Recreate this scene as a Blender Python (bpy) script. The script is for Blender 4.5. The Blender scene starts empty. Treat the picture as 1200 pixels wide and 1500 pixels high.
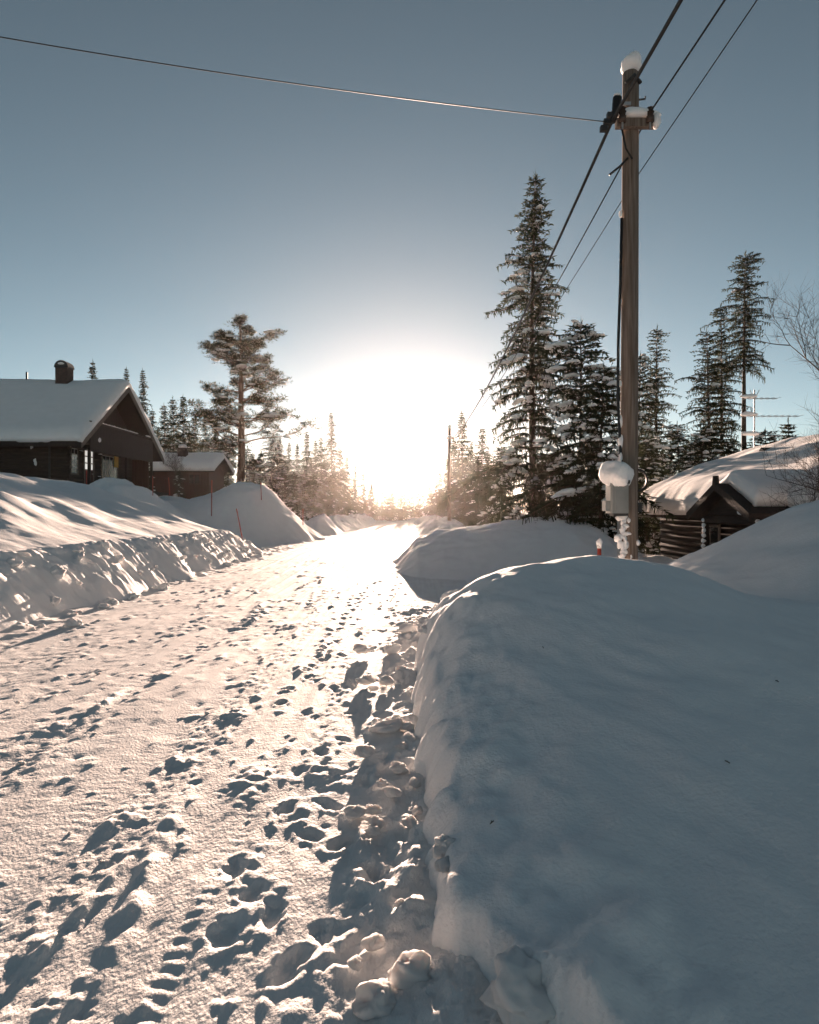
import bpy, math, random
import numpy as np

random.seed(7)
S = bpy.context.scene
COL = S.collection
R = math.radians

# ------------------------------------------------------------------ camera, sky, sun, exposure
EYE = 1.6
FPX = 1000.0                     # focal length in pixels of the 1200 x 1500 photograph
cam_d = bpy.data.cameras.new('camera')
cam_d.sensor_fit = 'VERTICAL'
cam_d.sensor_height = 36.0
cam_d.lens = 36.0 * FPX / 1500.0
cam_d.clip_start = 0.05
cam_d.clip_end = 3000
cam = bpy.data.objects.new('camera', cam_d)
COL.objects.link(cam)
cam.location = (0, 0, EYE)
cam.rotation_euler = (R(90), 0, 0)
S.camera = cam

SUN_EL = R(4.8)
SUN_AZ = R(-0.1)                 # from +y, positive to +x
sun_dir = (math.sin(SUN_AZ) * math.cos(SUN_EL), math.cos(SUN_AZ) * math.cos(SUN_EL), math.sin(SUN_EL))
w = bpy.data.worlds.new('World')
S.world = w
w.use_nodes = True
nt = w.node_tree
nt.nodes.clear()
def N(t, **k):
    n = nt.nodes.new(t)
    for a, b in k.items():
        setattr(n, a, b)
    return n
sky = N('ShaderNodeTexSky', sky_type='NISHITA', sun_disc=False)
sky.sun_elevation = SUN_EL
sky.sun_rotation = SUN_AZ
sky.air_density = 0.6
sky.dust_density = 0.12
sky.ozone_density = 1.0
hs = N('ShaderNodeHueSaturation')
hs.inputs['Saturation'].default_value = 0.62
hs.inputs['Value'].default_value = 0.44
hs.inputs['Hue'].default_value = 0.473
bg = N('ShaderNodeBackground')
bg.inputs['Strength'].default_value = 0.05
nt.links.new(sky.outputs[0], hs.inputs['Color'])
# bright ring of scattered light round the low sun
tc = N('ShaderNodeTexCoord')
dot = N('ShaderNodeVectorMath', operation='DOT_PRODUCT')
dot.inputs[1].default_value = sun_dir
nrm = N('ShaderNodeVectorMath', operation='NORMALIZE')
nt.links.new(tc.outputs['Generated'], nrm.inputs[0])
nt.links.new(nrm.outputs[0], dot.inputs[0])
acos = N('ShaderNodeMath', operation='ARCCOSINE')
acos.use_clamp = False
mn = N('ShaderNodeMath', operation='MINIMUM')
mn.inputs[1].default_value = 1.0
nt.links.new(dot.outputs['Value'], mn.inputs[0])
nt.links.new(mn.outputs[0], acos.inputs[0])
def expo(scale, amp):
    a = N('ShaderNodeMath', operation='MULTIPLY'); a.inputs[1].default_value = -1.0 / scale
    nt.links.new(acos.outputs[0], a.inputs[0])
    e = N('ShaderNodeMath', operation='EXPONENT'); nt.links.new(a.outputs[0], e.inputs[0])
    m = N('ShaderNodeMath', operation='MULTIPLY'); m.inputs[1].default_value = amp
    nt.links.new(e.outputs[0], m.inputs[0])
    return m
e1 = expo(R(1.4), 9.0)
e2 = expo(R(13.0), 0.55)
sm = N('ShaderNodeMath', operation='ADD')
nt.links.new(e1.outputs[0], sm.inputs[0]); nt.links.new(e2.outputs[0], sm.inputs[1])
tint = N('ShaderNodeVectorMath', operation='SCALE')
tint.inputs[0].default_value = (1.0, 0.97, 0.90)
nt.links.new(sm.outputs[0], tint.inputs['Scale'])
add = N('ShaderNodeVectorMath', operation='ADD')
gm = N('ShaderNodeGamma'); gm.inputs['Gamma'].default_value = 1.28
nt.links.new(hs.outputs[0], gm.inputs[0]); nt.links.new(gm.outputs[0], add.inputs[0]); nt.links.new(tint.outputs[0], add.inputs[1])
out = N('ShaderNodeOutputWorld')
nt.links.new(add.outputs[0], bg.inputs['Color'])
nt.links.new(bg.outputs[0], out.inputs['Surface'])

sun_d = bpy.data.lights.new('sun', 'SUN')
sun_d.energy = 5.0
sun_d.angle = R(0.5)
sun_d.color = (1.0, 0.72, 0.56)
sun = bpy.data.objects.new('sun', sun_d)
COL.objects.link(sun)
from mathutils import Vector, Matrix
sun.rotation_euler = Vector(sun_dir).to_track_quat('Z', 'Y').to_euler()
sun.location = (0, 60, 30)

S.view_settings.view_transform = 'Standard'
S.view_settings.look = 'None'
S.view_settings.gamma = 1.0
S.view_settings.use_curve_mapping = False
S.view_settings.exposure = 2.3
S.render.engine = 'CYCLES'
S.cycles.use_denoising = True
S.cycles.max_bounces = 8
S.cycles.diffuse_bounces = 5
S.cycles.volume_bounces = 0
S.cycles.sample_clamp_indirect = 4.0

# ------------------------------------------------------------------ numpy noise
_rs = np.random.RandomState(11)
_P = _rs.permutation(4096).astype(np.int64)
_G = _rs.rand(4096) * 2 * np.pi
_GX, _GY = np.cos(_G), np.sin(_G)
def perlin(x, y, seed=0):
    x = np.asarray(x, float) + seed * 17.37; y = np.asarray(y, float) + seed * 9.71
    xi = np.floor(x).astype(np.int64); yi = np.floor(y).astype(np.int64)
    fx = x - xi; fy = y - yi
    u = fx * fx * fx * (fx * (fx * 6 - 15) + 10); v = fy * fy * fy * (fy * (fy * 6 - 15) + 10)
    def g(ix, iy, dx, dy):
        h = _P[(_P[ix & 4095] + iy) & 4095]
        return _GX[h] * dx + _GY[h] * dy
    a = g(xi, yi, fx, fy); b = g(xi + 1, yi, fx - 1, fy)
    c = g(xi, yi + 1, fx, fy - 1); d = g(xi + 1, yi + 1, fx - 1, fy - 1)
    return ((a + (b - a) * u) * (1 - v) + (c + (d - c) * u) * v) * 1.5
def fbm(x, y, oct=4, seed=0, gain=0.5):
    r = 0; a = 1.0; f = 1.0
    for i in range(oct):
        r = r + a * perlin(x * f, y * f, seed + i * 3); a *= gain; f *= 2.03
    return r
def ss(a, b, x):
    t = np.clip((np.asarray(x, float) - a) / (b - a), 0, 1)
    return t * t * (3 - 2 * t)
def G(px, py, z=0.0):
    d = (EYE - z) * FPX / (py - 750.0)
    return ((px - 600.0) / FPX * d, d)

# ------------------------------------------------------------------ materials
def mat(name):
    m = bpy.data.materials.new(name); m.use_nodes = True
    t = m.node_tree
    return m, t, t.nodes['Principled BSDF']
def noise_mat(name, c1, c2, scale=8.0, rough=0.7, bump=0.0, bscale=40.0, stretch=(1, 1, 1), spec=0.3, metal=0.0, detail=4.0):
    m, t, p = mat(name)
    co = t.nodes.new('ShaderNodeTexCoord')
    mp = t.nodes.new('ShaderNodeMapping'); mp.inputs['Scale'].default_value = stretch
    t.links.new(co.outputs['Object'], mp.inputs['Vector'])
    n = t.nodes.new('ShaderNodeTexNoise'); n.inputs['Scale'].default_value = scale; n.inputs['Detail'].default_value = detail
    t.links.new(mp.outputs[0], n.inputs['Vector'])
    r = t.nodes.new('ShaderNodeValToRGB')
    r.color_ramp.elements[0].position = 0.3; r.color_ramp.elements[1].position = 0.7
    r.color_ramp.elements[0].color = (*c1, 1); r.color_ramp.elements[1].color = (*c2, 1)
    t.links.new(n.outputs[0], r.inputs[0]); t.links.new(r.outputs[0], p.inputs['Base Color'])
    p.inputs['Roughness'].default_value = rough
    p.inputs['Specular IOR Level'].default_value = spec
    p.inputs['Metallic'].default_value = metal
    if bump:
        n2 = t.nodes.new('ShaderNodeTexNoise'); n2.inputs['Scale'].default_value = bscale; n2.inputs['Detail'].default_value = 6
        t.links.new(mp.outputs[0], n2.inputs['Vector'])
        b = t.nodes.new('ShaderNodeBump'); b.inputs['Strength'].default_value = 1.0; b.inputs['Distance'].default_value = bump
        t.links.new(n2.outputs[0], b.inputs['Height']); t.links.new(b.outputs[0], p.inputs['Normal'])
    return m
M = {}
M['snow'] = noise_mat('snow', (0.88, 0.86, 0.845), (0.92, 0.90, 0.885), 3.0, 0.85, 0.007, 45.0, spec=0.08)
M['road_snow'] = noise_mat('packed_road_snow', (0.78, 0.755, 0.735), (0.88, 0.86, 0.84), 2.5, 0.8, 0.007, 75.0, (1, 0.55, 1), spec=0.10, detail=8)
for k_ in ('snow', 'road_snow'):
    p_ = M[k_].node_tree.nodes['Principled BSDF']
    p_.inputs['Subsurface Weight'].default_value = 0.6
    p_.inputs['Subsurface Radius'].default_value = (1.0, 0.9, 0.85)
    p_.inputs['Subsurface Scale'].default_value = 0.007 if k_ == 'road_snow' else 0.018
M['log'] = noise_mat('dark_stained_log', (0.022, 0.015, 0.011), (0.05, 0.034, 0.025), 6, 0.75, 0.004, 30, (0.4, 4, 4))
M['board'] = noise_mat('dark_brown_board', (0.016, 0.011, 0.009), (0.034, 0.022, 0.017), 5, 0.75, 0.004, 30, (4, 4, 0.4))
M['redboard'] = noise_mat('red_brown_board', (0.045, 0.017, 0.013), (0.075, 0.027, 0.019), 5, 0.75, 0.004, 30, (4, 4, 0.4))
M['oldlog'] = noise_mat('weathered_brown_log', (0.022, 0.015, 0.011), (0.05, 0.033, 0.024), 6, 0.8, 0.004, 30, (4, 0.4, 4))
M['trim'] = noise_mat('grey_brown_trim', (0.11, 0.085, 0.07), (0.17, 0.135, 0.11), 6, 0.7)
M['pole'] = noise_mat('weathered_pole_wood', (0.115, 0.085, 0.065), (0.27, 0.21, 0.17), 9, 0.85, 0.006, 24, (5, 5, 0.22), spec=0.15, detail=8)
M['bark'] = noise_mat('spruce_bark', (0.05, 0.034, 0.026), (0.115, 0.078, 0.06), 9, 0.9, 0.01, 20, (2, 2, 0.6))
M['pinebark'] = noise_mat('pine_bark', (0.10, 0.05, 0.03), (0.20, 0.10, 0.06), 7, 0.9, 0.01, 20, (2, 2, 0.6))
M['birch'] = noise_mat('birch_twig_bark', (0.045, 0.032, 0.028), (0.10, 0.075, 0.065), 9, 0.8)
M['grey_metal'] = noise_mat('grey_painted_metal', (0.20, 0.21, 0.20), (0.27, 0.28, 0.27), 4, 0.5, spec=0.4)
M['dark_metal'] = noise_mat('dark_metal', (0.02, 0.02, 0.02), (0.04, 0.04, 0.04), 8, 0.5)
M['steel'] = noise_mat('galvanised_steel', (0.30, 0.30, 0.30), (0.42, 0.42, 0.41), 12, 0.45, metal=0.7)
M['cable'] = noise_mat('black_cable_rubber', (0.012, 0.012, 0.012), (0.022, 0.022, 0.022), 20, 0.55)
M['porcelain'] = noise_mat('brown_porcelain', (0.05, 0.03, 0.02), (0.08, 0.045, 0.03), 8, 0.25, spec=0.5)
M['red'] = noise_mat('red_stake_plastic', (0.34, 0.05, 0.035), (0.42, 0.075, 0.05), 8, 0.5)
M['white'] = noise_mat('white_window_paint', (0.55, 0.54, 0.52), (0.65, 0.64, 0.62), 6, 0.6)
M['brick'] = noise_mat('dark_chimney_brick', (0.05, 0.035, 0.03), (0.09, 0.06, 0.05), 8, 0.85, 0.006, 20)
M['yellow'] = noise_mat('yellow_sign_paint', (0.55, 0.33, 0.04), (0.62, 0.38, 0.06), 6, 0.6)
m, t, p = mat('window_glass'); p.inputs['Base Color'].default_value = (0.02, 0.022, 0.025, 1); p.inputs['Roughness'].default_value = 0.06
p.inputs['Specular IOR Level'].default_value = 0.8
M['glass'] = m
m, t, p = mat('door_pane_daylight_glow'); p.inputs['Base Color'].default_value = (0.5, 0.5, 0.48, 1); p.inputs['Roughness'].default_value = 0.1
p.inputs['Emission Color'].default_value = (1, 0.95, 0.88, 1); p.inputs['Emission Strength'].default_value = 0.13  # weak emission stands in for daylight showing in the door glass
M['pane_glow'] = m
def needle_mat(name, c1, c2, tr):
    m = bpy.data.materials.new(name); m.use_nodes = True; t = m.node_tree; t.nodes.clear()
    o = t.nodes.new('ShaderNodeOutputMaterial'); mx = t.nodes.new('ShaderNodeMixShader'); mx.inputs[0].default_value = tr
    d = t.nodes.new('ShaderNodeBsdfDiffuse'); tl = t.nodes.new('ShaderNodeBsdfTranslucent')
    co = t.nodes.new('ShaderNodeTexCoord'); n = t.nodes.new('ShaderNodeTexNoise'); n.inputs['Scale'].default_value = 1.7
    t.links.new(co.outputs['Object'], n.inputs['Vector'])
    r = t.nodes.new('ShaderNodeValToRGB'); r.color_ramp.elements[0].position = 0.35; r.color_ramp.elements[1].position = 0.65
    r.color_ramp.elements[0].color = (*c1, 1); r.color_ramp.elements[1].color = (*c2, 1)
    t.links.new(n.outputs[0], r.inputs[0])
    t.links.new(r.outputs[0], d.inputs[0]); t.links.new(r.outputs[0], tl.inputs[0])
    t.links.new(d.outputs[0], mx.inputs[1]); t.links.new(tl.outputs[0], mx.inputs[2]); t.links.new(mx.outputs[0], o.inputs[0])
    return m
M['needle'] = needle_mat('spruce_needles', (0.018, 0.026, 0.015), (0.042, 0.044, 0.024), 0.33)
M['pineneedle'] = needle_mat('pine_needles', (0.028, 0.034, 0.018), (0.065, 0.058, 0.030), 0.35)

# ------------------------------------------------------------------ mesh helpers
def np_mesh(name, V, F4, smooth=True):
    V = np.asarray(V, np.float32); F4 = np.asarray(F4, np.int32)
    me = bpy.data.meshes.new(name)
    k = F4.shape[1]; n = F4.shape[0]
    me.vertices.add(len(V)); me.vertices.foreach_set('co', V.ravel())
    me.loops.add(n * k); me.loops.foreach_set('vertex_index', F4.ravel())
    me.polygons.add(n); me.polygons.foreach_set('loop_start', np.arange(0, n * k, k, dtype=np.int32))
    me.polygons.foreach_set('use_smooth', np.full(n, smooth, dtype=bool))
    me.update(calc_edges=True)
    return me
def link(name, me, m=None, parent=None, loc=None):
    o = bpy.data.objects.new(name, me); COL.objects.link(o)
    if m is not None and me is not None and len(me.materials) == 0:
        me.materials.append(m)
    if parent is not None: o.parent = parent
    if loc is not None: o.location = loc
    return o
def tag(o, label=None, cat=None, group=None, kind=None):
    if label: o['label'] = label
    if cat: o['category'] = cat
    if group: o['group'] = group
    if kind: o['kind'] = kind
    return o
def empty(name, loc, label, cat, group=None):
    o = bpy.data.objects.new(name, None); COL.objects.link(o); o.location = loc; o.empty_display_size = 0.3
    return tag(o, label, cat, group)
def copy_tree(o, parent=None):
    c = o.copy(); COL.objects.link(c); c.parent = parent
    for ch in list(o.children): copy_tree(ch, c)
    return c
class MB:
    def __init__(s, base=(0, 0, 0)): s.v = []; s.f = []; s.b = Vector(base); s.sizes = []
    def add(s, V, F):
        o = len(s.v); s.sizes.append((len(V), len(F)))
        s.v += [tuple(Vector(p) - s.b) for p in V]; s.f += [tuple(i + o for i in f) for f in F]
        return s
    def box(s, a, b):
        x0, y0, z0 = a; x1, y1, z1 = b
        V = [(x0, y0, z0), (x1, y0, z0), (x1, y1, z0), (x0, y1, z0), (x0, y0, z1), (x1, y0, z1), (x1, y1, z1), (x0, y1, z1)]
        return s.add(V, [(3, 2, 1, 0), (4, 5, 6, 7), (0, 1, 5, 4), (1, 2, 6, 5), (2, 3, 7, 6), (3, 0, 4, 7)])
    def prism(s, poly, axis, a, b):          # poly: list of 2-d points in the other two axes, in cyclic order
        def P(q, t):
            return {0: (t, q[0], q[1]), 1: (q[0], t, q[1]), 2: (q[0], q[1], t)}[axis]
        n = len(poly)
        V = [P(q, a) for q in poly] + [P(q, b) for q in poly]
        F = [tuple(range(n))[::-1], tuple(range(n, 2 * n))] + [(i, (i + 1) % n, n + (i + 1) % n, n + i) for i in range(n)]
        return s.add(V, F)
    def tube(s, pts, rad, n=8, caps=True):
        pts = [Vector(p) for p in pts]
        if not hasattr(rad, '__len__'): rad = [rad] * len(pts)
        V = []; F = []
        up = None
        for i, p in enumerate(pts):
            d = (pts[min(i + 1, len(pts) - 1)] - pts[max(i - 1, 0)]).normalized()
            if up is None:
                up = Vector((1, 0, 0)) if abs(d.x) < 0.9 else Vector((0, 1, 0))
            a = (up - d * up.dot(d)).normalized(); b = d.cross(a); up = a
            for k in range(n):
                q = 2 * math.pi * k / n
                V.append(p + (a * math.cos(q) + b * math.sin(q)) * rad[i])
        for i in range(len(pts) - 1):
            for k in range(n):
                F.append((i * n + k, i * n + (k + 1) % n, (i + 1) * n + (k + 1) % n, (i + 1) * n + k))
        if caps:
            F.append(tuple(range(n))[::-1]); F.append(tuple(range((len(pts) - 1) * n, len(pts) * n)))
        return s.add(V, F)
    def blob(s, c, r, seed=0, nu=12, nv=8, amp=0.15, flat=0.0, rot=0.0, sq=1.0):
        c = Vector(c); rn = random.Random(seed); ph = [rn.uniform(0, 6.28) for _ in range(6)]
        V = []; F = []
        ca, sa = math.cos(rot), math.sin(rot)
        for j in range(nv + 1):
            th = math.pi * j / nv
            for i in range(nu):
                f = 2 * math.pi * i / nu
                x, y, z = math.sin(th) * math.cos(f), math.sin(th) * math.sin(f), math.cos(th)
                if sq != 1.0: x, y, z = [math.copysign(abs(q) ** sq, q) for q in (x, y, z)]
                k = 1 + amp * (math.sin(2.3 * x * 1.7 + ph[0] + y) + math.sin(3.1 * y + ph[1] + z * 2) * 0.8 + math.sin(4.2 * z + ph[2] + x * 3) * 0.6 + 0.5 * math.sin(6 * x + ph[3]) * math.sin(5 * y + ph[4])) * 0.6
                X, Y, Z = x * r[0] * k, y * r[1] * k, z * r[2] * k
                if z < 0: Z *= (1 - flat)
                V.append(c + Vector((X * ca - Y * sa, X * sa + Y * ca, Z)))
        for j in range(nv):
            for i in range(nu):
                F.append((j * nu + i, (j + 1) * nu + i, (j + 1) * nu + (i + 1) % nu, j * nu + (i + 1) % nu))
        return s.add(V, F)
    def mesh(s, name, smooth=False):
        me = bpy.data.meshes.new(name); me.from_pydata(s.v, [], s.f); me.update()
        if smooth: me.polygons.foreach_set('use_smooth', [True] * len(me.polygons))
        return me
    def build(s, name, m, parent=None, smooth=False):
        return link(name, s.mesh(name, smooth), m, parent)

def grid_mesh(name, X, Y, Z):
    nr, nc = X.shape
    V = np.stack([X, Y, Z], -1).reshape(-1, 3)
    i = np.arange(nr * nc).reshape(nr, nc)
    F = np.stack([i[:-1, :-1], i[:-1, 1:], i[1:, 1:], i[1:, :-1]], -1).reshape(-1, 4)
    return np_mesh(name, V, F)
def steps(a, b, f):
    r = [a]
    while r[-1] < b: r.append(r[-1] + f(r[-1]))
    r[-1] = b
    return np.array(r)

# ------------------------------------------------------------------ terrain
def ground_h(x, y):
    x = np.asarray(x, float); y = np.asarray(y, float)
    left = 2.55 * ss(-6.8, -15, x) + 0.6 * ss(-16, -60, x)
    right = -0.75 * ss(1.5, 6.0, x) * ss(6, 12, y) * (1 - ss(30, 60, y)) + 1.6 * ss(25, 90, x)
    far = 1.2 * ss(95, 180, y)
    n = 0.10 * fbm(x * 0.12, y * 0.12, 3, 5) * ss(2, 8, np.abs(x + 2.65))
    return -0.14 + left + right + far + n
xs = np.concatenate([steps(-345, -40, lambda t: 8.0), steps(-38.5, 38.5, lambda t: 0.55)[0:], steps(42, 345, lambda t: 8.0)])
ys = np.concatenate([steps(-60, -6, lambda t: 4.0), steps(-5, 60, lambda t: 0.55), steps(62, 345, lambda t: 4.0)])
GX, GY = np.meshgrid(xs, ys)
tag(link('ground', grid_mesh('ground', GX, GY, ground_h(GX, GY)), M['snow']), kind='structure')

rnd = np.random.RandomState(5)
def stamp(Z, xs, ys, cx, cy, rx, ry, fn):
    i0, i1 = np.searchsorted(xs, [cx - 2.2 * max(rx, ry), cx + 2.2 * max(rx, ry)])
    j0, j1 = np.searchsorted(ys, [cy - 2.2 * max(rx, ry), cy + 2.2 * max(rx, ry)])
    if i1 <= i0 or j1 <= j0: return
    xx = (xs[i0:i1] - cx)[None, :]; yy = (ys[j0:j1] - cy)[:, None]
    Z[j0:j1, i0:i1] += fn(xx, yy)
# packed snow road
def colstep(t): return 0.0125 if -1.6 < t < 0.75 else 0.024
xs = steps(-6.6, 1.3, colstep)
ys = np.concatenate([steps(-14, 0.6, lambda t: 0.35)[:-1], steps(0.6, 112, lambda t: 0.0125 + 0.0042 * max(0, t - 2.6))])
RX, RY = np.meshgrid(xs, ys)
lod = np.clip(1 - (RY - 30) / 60, 0.3, 1)
wav = 0.25 * perlin(RX * 0.0 + 3.3, RY * 0.07, 2)
Xw = RX + wav
Z = 0.012 * fbm(Xw * 0.8, RY * 0.2, 3, 1)
rough = 0.30 + 0.70 * ss(-0.35, 0.40, fbm(Xw * 0.75, RY * 0.25, 3, 21))
near = np.clip(1.6 - RY / 9, 0, 1)
Z += 0.0072 * fbm(Xw * 6.5, RY * 0.16, 4, 33, 0.62) * np.clip(1.2 - RY / 40, 0.25, 1)        # long scraped streaks
Z += rough * 0.0044 * fbm(Xw * 3.6, RY * 1.1, 5, 7, 0.62) * lod
lanes = ss(-0.25, 0.35, fbm(Xw * 2.6, RY * 0.06, 3, 133, 0.65))                       # rough and polished lanes along the road
Z += (0.25 + 0.9 * lanes) * 0.0040 * fbm(RX * 15, RY * 8.5, 3, 9, 0.7) * np.clip(1.5 - RY / 14, 0.15, 1)
Z += (0.3 + lanes) * 0.0018 * fbm(RX * 34, RY * 26.0, 2, 13, 0.7) * near
Z += 0.016 * np.maximum(0, fbm(Xw * 1.9, RY * 0.55, 5, 31, 0.62) - 0.30) * ss(0.0, 0.3, rough)
# tyre ruts and their tread
for (rx, dep, wd, tread) in [(-1.72, 0.012, 0.14, 1), (-3.25, 0.014, 0.16, 0), (-2.55, 0.010, 0.13, 1), (-4.15, 0.013, 0.15, 0), (-0.95, 0.007, 0.08, 1), (-4.75, 0.010, 0.12, 1)]:
    dx = Xw - rx - 0.12 * perlin(RY * 0.12, RY * 0 + rx, 3)
    m_ = np.exp(-(dx / wd) ** 4)
    act = 0.3 + 0.7 * ss(-0.25, 0.2, perlin(RY * 0.18, RY * 0 + 7.3 * rx, 4))
    Z -= 0.9 * dep * m_ * (0.5 + 0.5 * act) - 0.5 * dep * np.exp(-((np.abs(dx) - wd * 1.25) / 0.05) ** 2)
    if tread:
        brk = ss(-0.25, 0.25, fbm(RX * 2.5, RY * 0.9, 3, 143))
        Z += 0.0032 * np.exp(-(dx / (0.62 * wd)) ** 4) * act * brk * np.sin(RY * 2 * np.pi / 0.075 + np.abs(dx) * 25 + 2.0 * perlin(RX * 3, RY * 1.5, 144)) * lod
# ploughed ridges running along the road
for k in range(26):
    cx = rnd.uniform(-4.6, -0.6); cy = rnd.uniform(1.4, 16); ln = rnd.uniform(0.25, 1.1); wdt = rnd.uniform(0.025, 0.06); hh = rnd.uniform(0.012, 0.035); an = rnd.normal(0, 0.12)
    def f(xx, yy):
        a = xx * math.cos(an) + yy * math.sin(an); b = -xx * math.sin(an) + yy * math.cos(an)
        return hh * np.exp(-(a / wdt) ** 2 - (b / ln) ** 4) * (1 + 0.8 * perlin((b + cy) * 9 + 0 * a, a * 9, 6))
    stamp(Z, xs, ys, cx, cy, ln, ln, f)
# thrown crumbs and little pits
for k in range(4200):
    cy = 1.2 + 22 * rnd.rand() ** 1.6; cx = rnd.uniform(-5.4, 0.1)
    if rnd.rand() > 0.30 + 1.3 * max(0, float(fbm(cx * 0.9, cy * 0.45, 2, 141)) + 0.05): continue
    r_ = rnd.uniform(0.010, 0.034) * (1 + 0.05 * cy); hh = rnd.choice([1, 1, 1, -1]) * rnd.uniform(0.003, 0.013); el = rnd.uniform(0.7, 2.4)
    stamp(Z, xs, ys, cx, cy, r_, r_ * el, lambda xx, yy: hh * np.exp(-(xx / r_) ** 2 - (yy / (r_ * el)) ** 2) * (1 + 0.8 * perlin((xx + cx) * 30 + 0 * yy, (yy + cy) * 30 + 0 * xx, 19)))
# wider kicked-up patches in the middle of the road
for k in range(75):
    cy = 1.6 + 24 * rnd.rand() ** 1.3; cx = -2.6 + rnd.normal(0, 1.2)
    r_ = rnd.uniform(0.05, 0.15); el = rnd.uniform(0.6, 2.2); hh = rnd.uniform(0.006, 0.019)
    stamp(Z, xs, ys, cx, cy, r_, r_ * el, lambda xx, yy: hh * np.exp(-((xx / r_) ** 2 + (yy / (r_ * el)) ** 2) ** 1.5) * (1 + 1.0 * fbm((xx + cx) * 14 + 0 * yy, (yy + cy) * 11 + 0 * xx, 2, 8)))
def foot(cx, cy, an, dep, L=0.15, W=0.075):
    ca, sa = math.cos(an), math.sin(an)
    def f(xx, yy):
        wx = 0.022 * fbm((xx + cx) * 13 + 0 * yy, (yy + cy) * 13 + 0 * xx, 2, 15); wy = 0.03 * fbm((xx + cx) * 11 + 0 * yy, (yy + cy) * 11 + 0 * xx, 2, 17)
        a = xx * ca + yy * sa + wx; b = -xx * sa + yy * ca + wy
        q = np.sqrt((a / W) ** 2 + (b / L) ** 2)
        return -dep * (1 - ss(0.45, 1.25, q)) + 0.22 * dep * np.exp(-((q - 1.45) / 0.35) ** 2) * (1 + 1.3 * perlin((xx + cx) * 14 + 0 * yy, (yy + cy) * 14 + 0 * xx, 5))
    stamp(Z, xs, ys, cx, cy, L * 1.2, L * 1.2, f)
feet_px = [(505, 1235), (545, 1290), (430, 1415), (470, 1375), (345, 1275), (330, 1370), (440, 1130), (470, 1105), (420, 1185), (500, 1085), (515, 1045), (545, 1010), (490, 1010),
           (520, 975), (545, 950), (500, 960), (560, 925), (530, 920), (575, 985), (450, 1045), (585, 1040), (560, 1120), (535, 1150), (590, 1180), (480, 1180), (525, 1330), (400, 1340), (495, 1140), (555, 1065), (455, 1225), (560, 1190), (515, 1400), (370, 1310)]
for k, (px, py) in enumerate(feet_px):
    fx, fy = G(px, py)
    foot(fx, fy, rnd.normal(0, 0.35), rnd.uniform(0.012, 0.024) * (1.0 if k > 1 else 1.8), rnd.uniform(0.075, 0.11), rnd.uniform(0.036, 0.052))
for t_ in np.linspace(0, 1, 17):                      # a line of paw prints, and another beyond it
    for (a_, b_) in (((415, 1030), (528, 872)), ((575, 905), (585, 815))):
        d0, d1 = 1600 / (a_[1] - 750), 1600 / (b_[1] - 750)
        d = d0 + (d1 - d0) * t_
        x = ((a_[0] - 600) / 1000 * d0) * (1 - t_) + ((b_[0] - 600) / 1000 * d1) * t_
        foot(x + rnd.normal(0, 0.05), d, 0, 0.022, 0.06 + 0.002 * d, 0.04)
        foot(x + rnd.normal(0, 0.08), d + 0.3, 0, 0.014, 0.05 + 0.002 * d, 0.035)
# rubble shelf at the foot of the near right bank
shelf = ss(-0.42, 0.12, RX + 0.16 * fbm(RX * 2.1, RY * 1.7, 3, 41)) * (1 - ss(10, 13, RY))
bil = np.abs(fbm(RX * 3.4, RY * 2.8, 3, 43))
Z += shelf * (0.03 + 0.05 * np.sqrt(np.maximum(0.0, 0.6 - bil)) * ss(-0.3, 0.3, perlin(RX * 1.8, RY * 1.4, 45)) + 0.03 * fbm(RX * 5, RY * 4, 5, 47, 0.6))
Z += 0.10 * ss(-5.0, -5.9, RX + 0.12 * fbm(RX * 1.5, RY * 1.2, 2, 50)) + 0.05 * ss(-4.75, -5.3, RX) * np.maximum(0, fbm(RX * 3, RY * 2.2, 3, 53))
Z += -0.25 * ss(0.75, 1.25, RX) * (1 - ss(9, 12, RY)) - 0.2 * ss(-6.2, -6.55, RX)
Z += 0.9 * ss(92, 112, RY) * 0
tag(link('road', grid_mesh('road', RX, RY, Z), M['road_snow']), kind='structure')

def bank(name, xs, ys, fn, label, loc=(0, 0, 0)):
    X, Y = np.meshgrid(xs, ys)
    r = fn(X, Y)
    if isinstance(r, tuple): X, Y, Zb = r
    else: Zb = r
    return tag(link(name, grid_mesh(name, X, Y, Zb), M['snow']), label, 'snow bank', 'ploughed snow banks beside the road')

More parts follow.
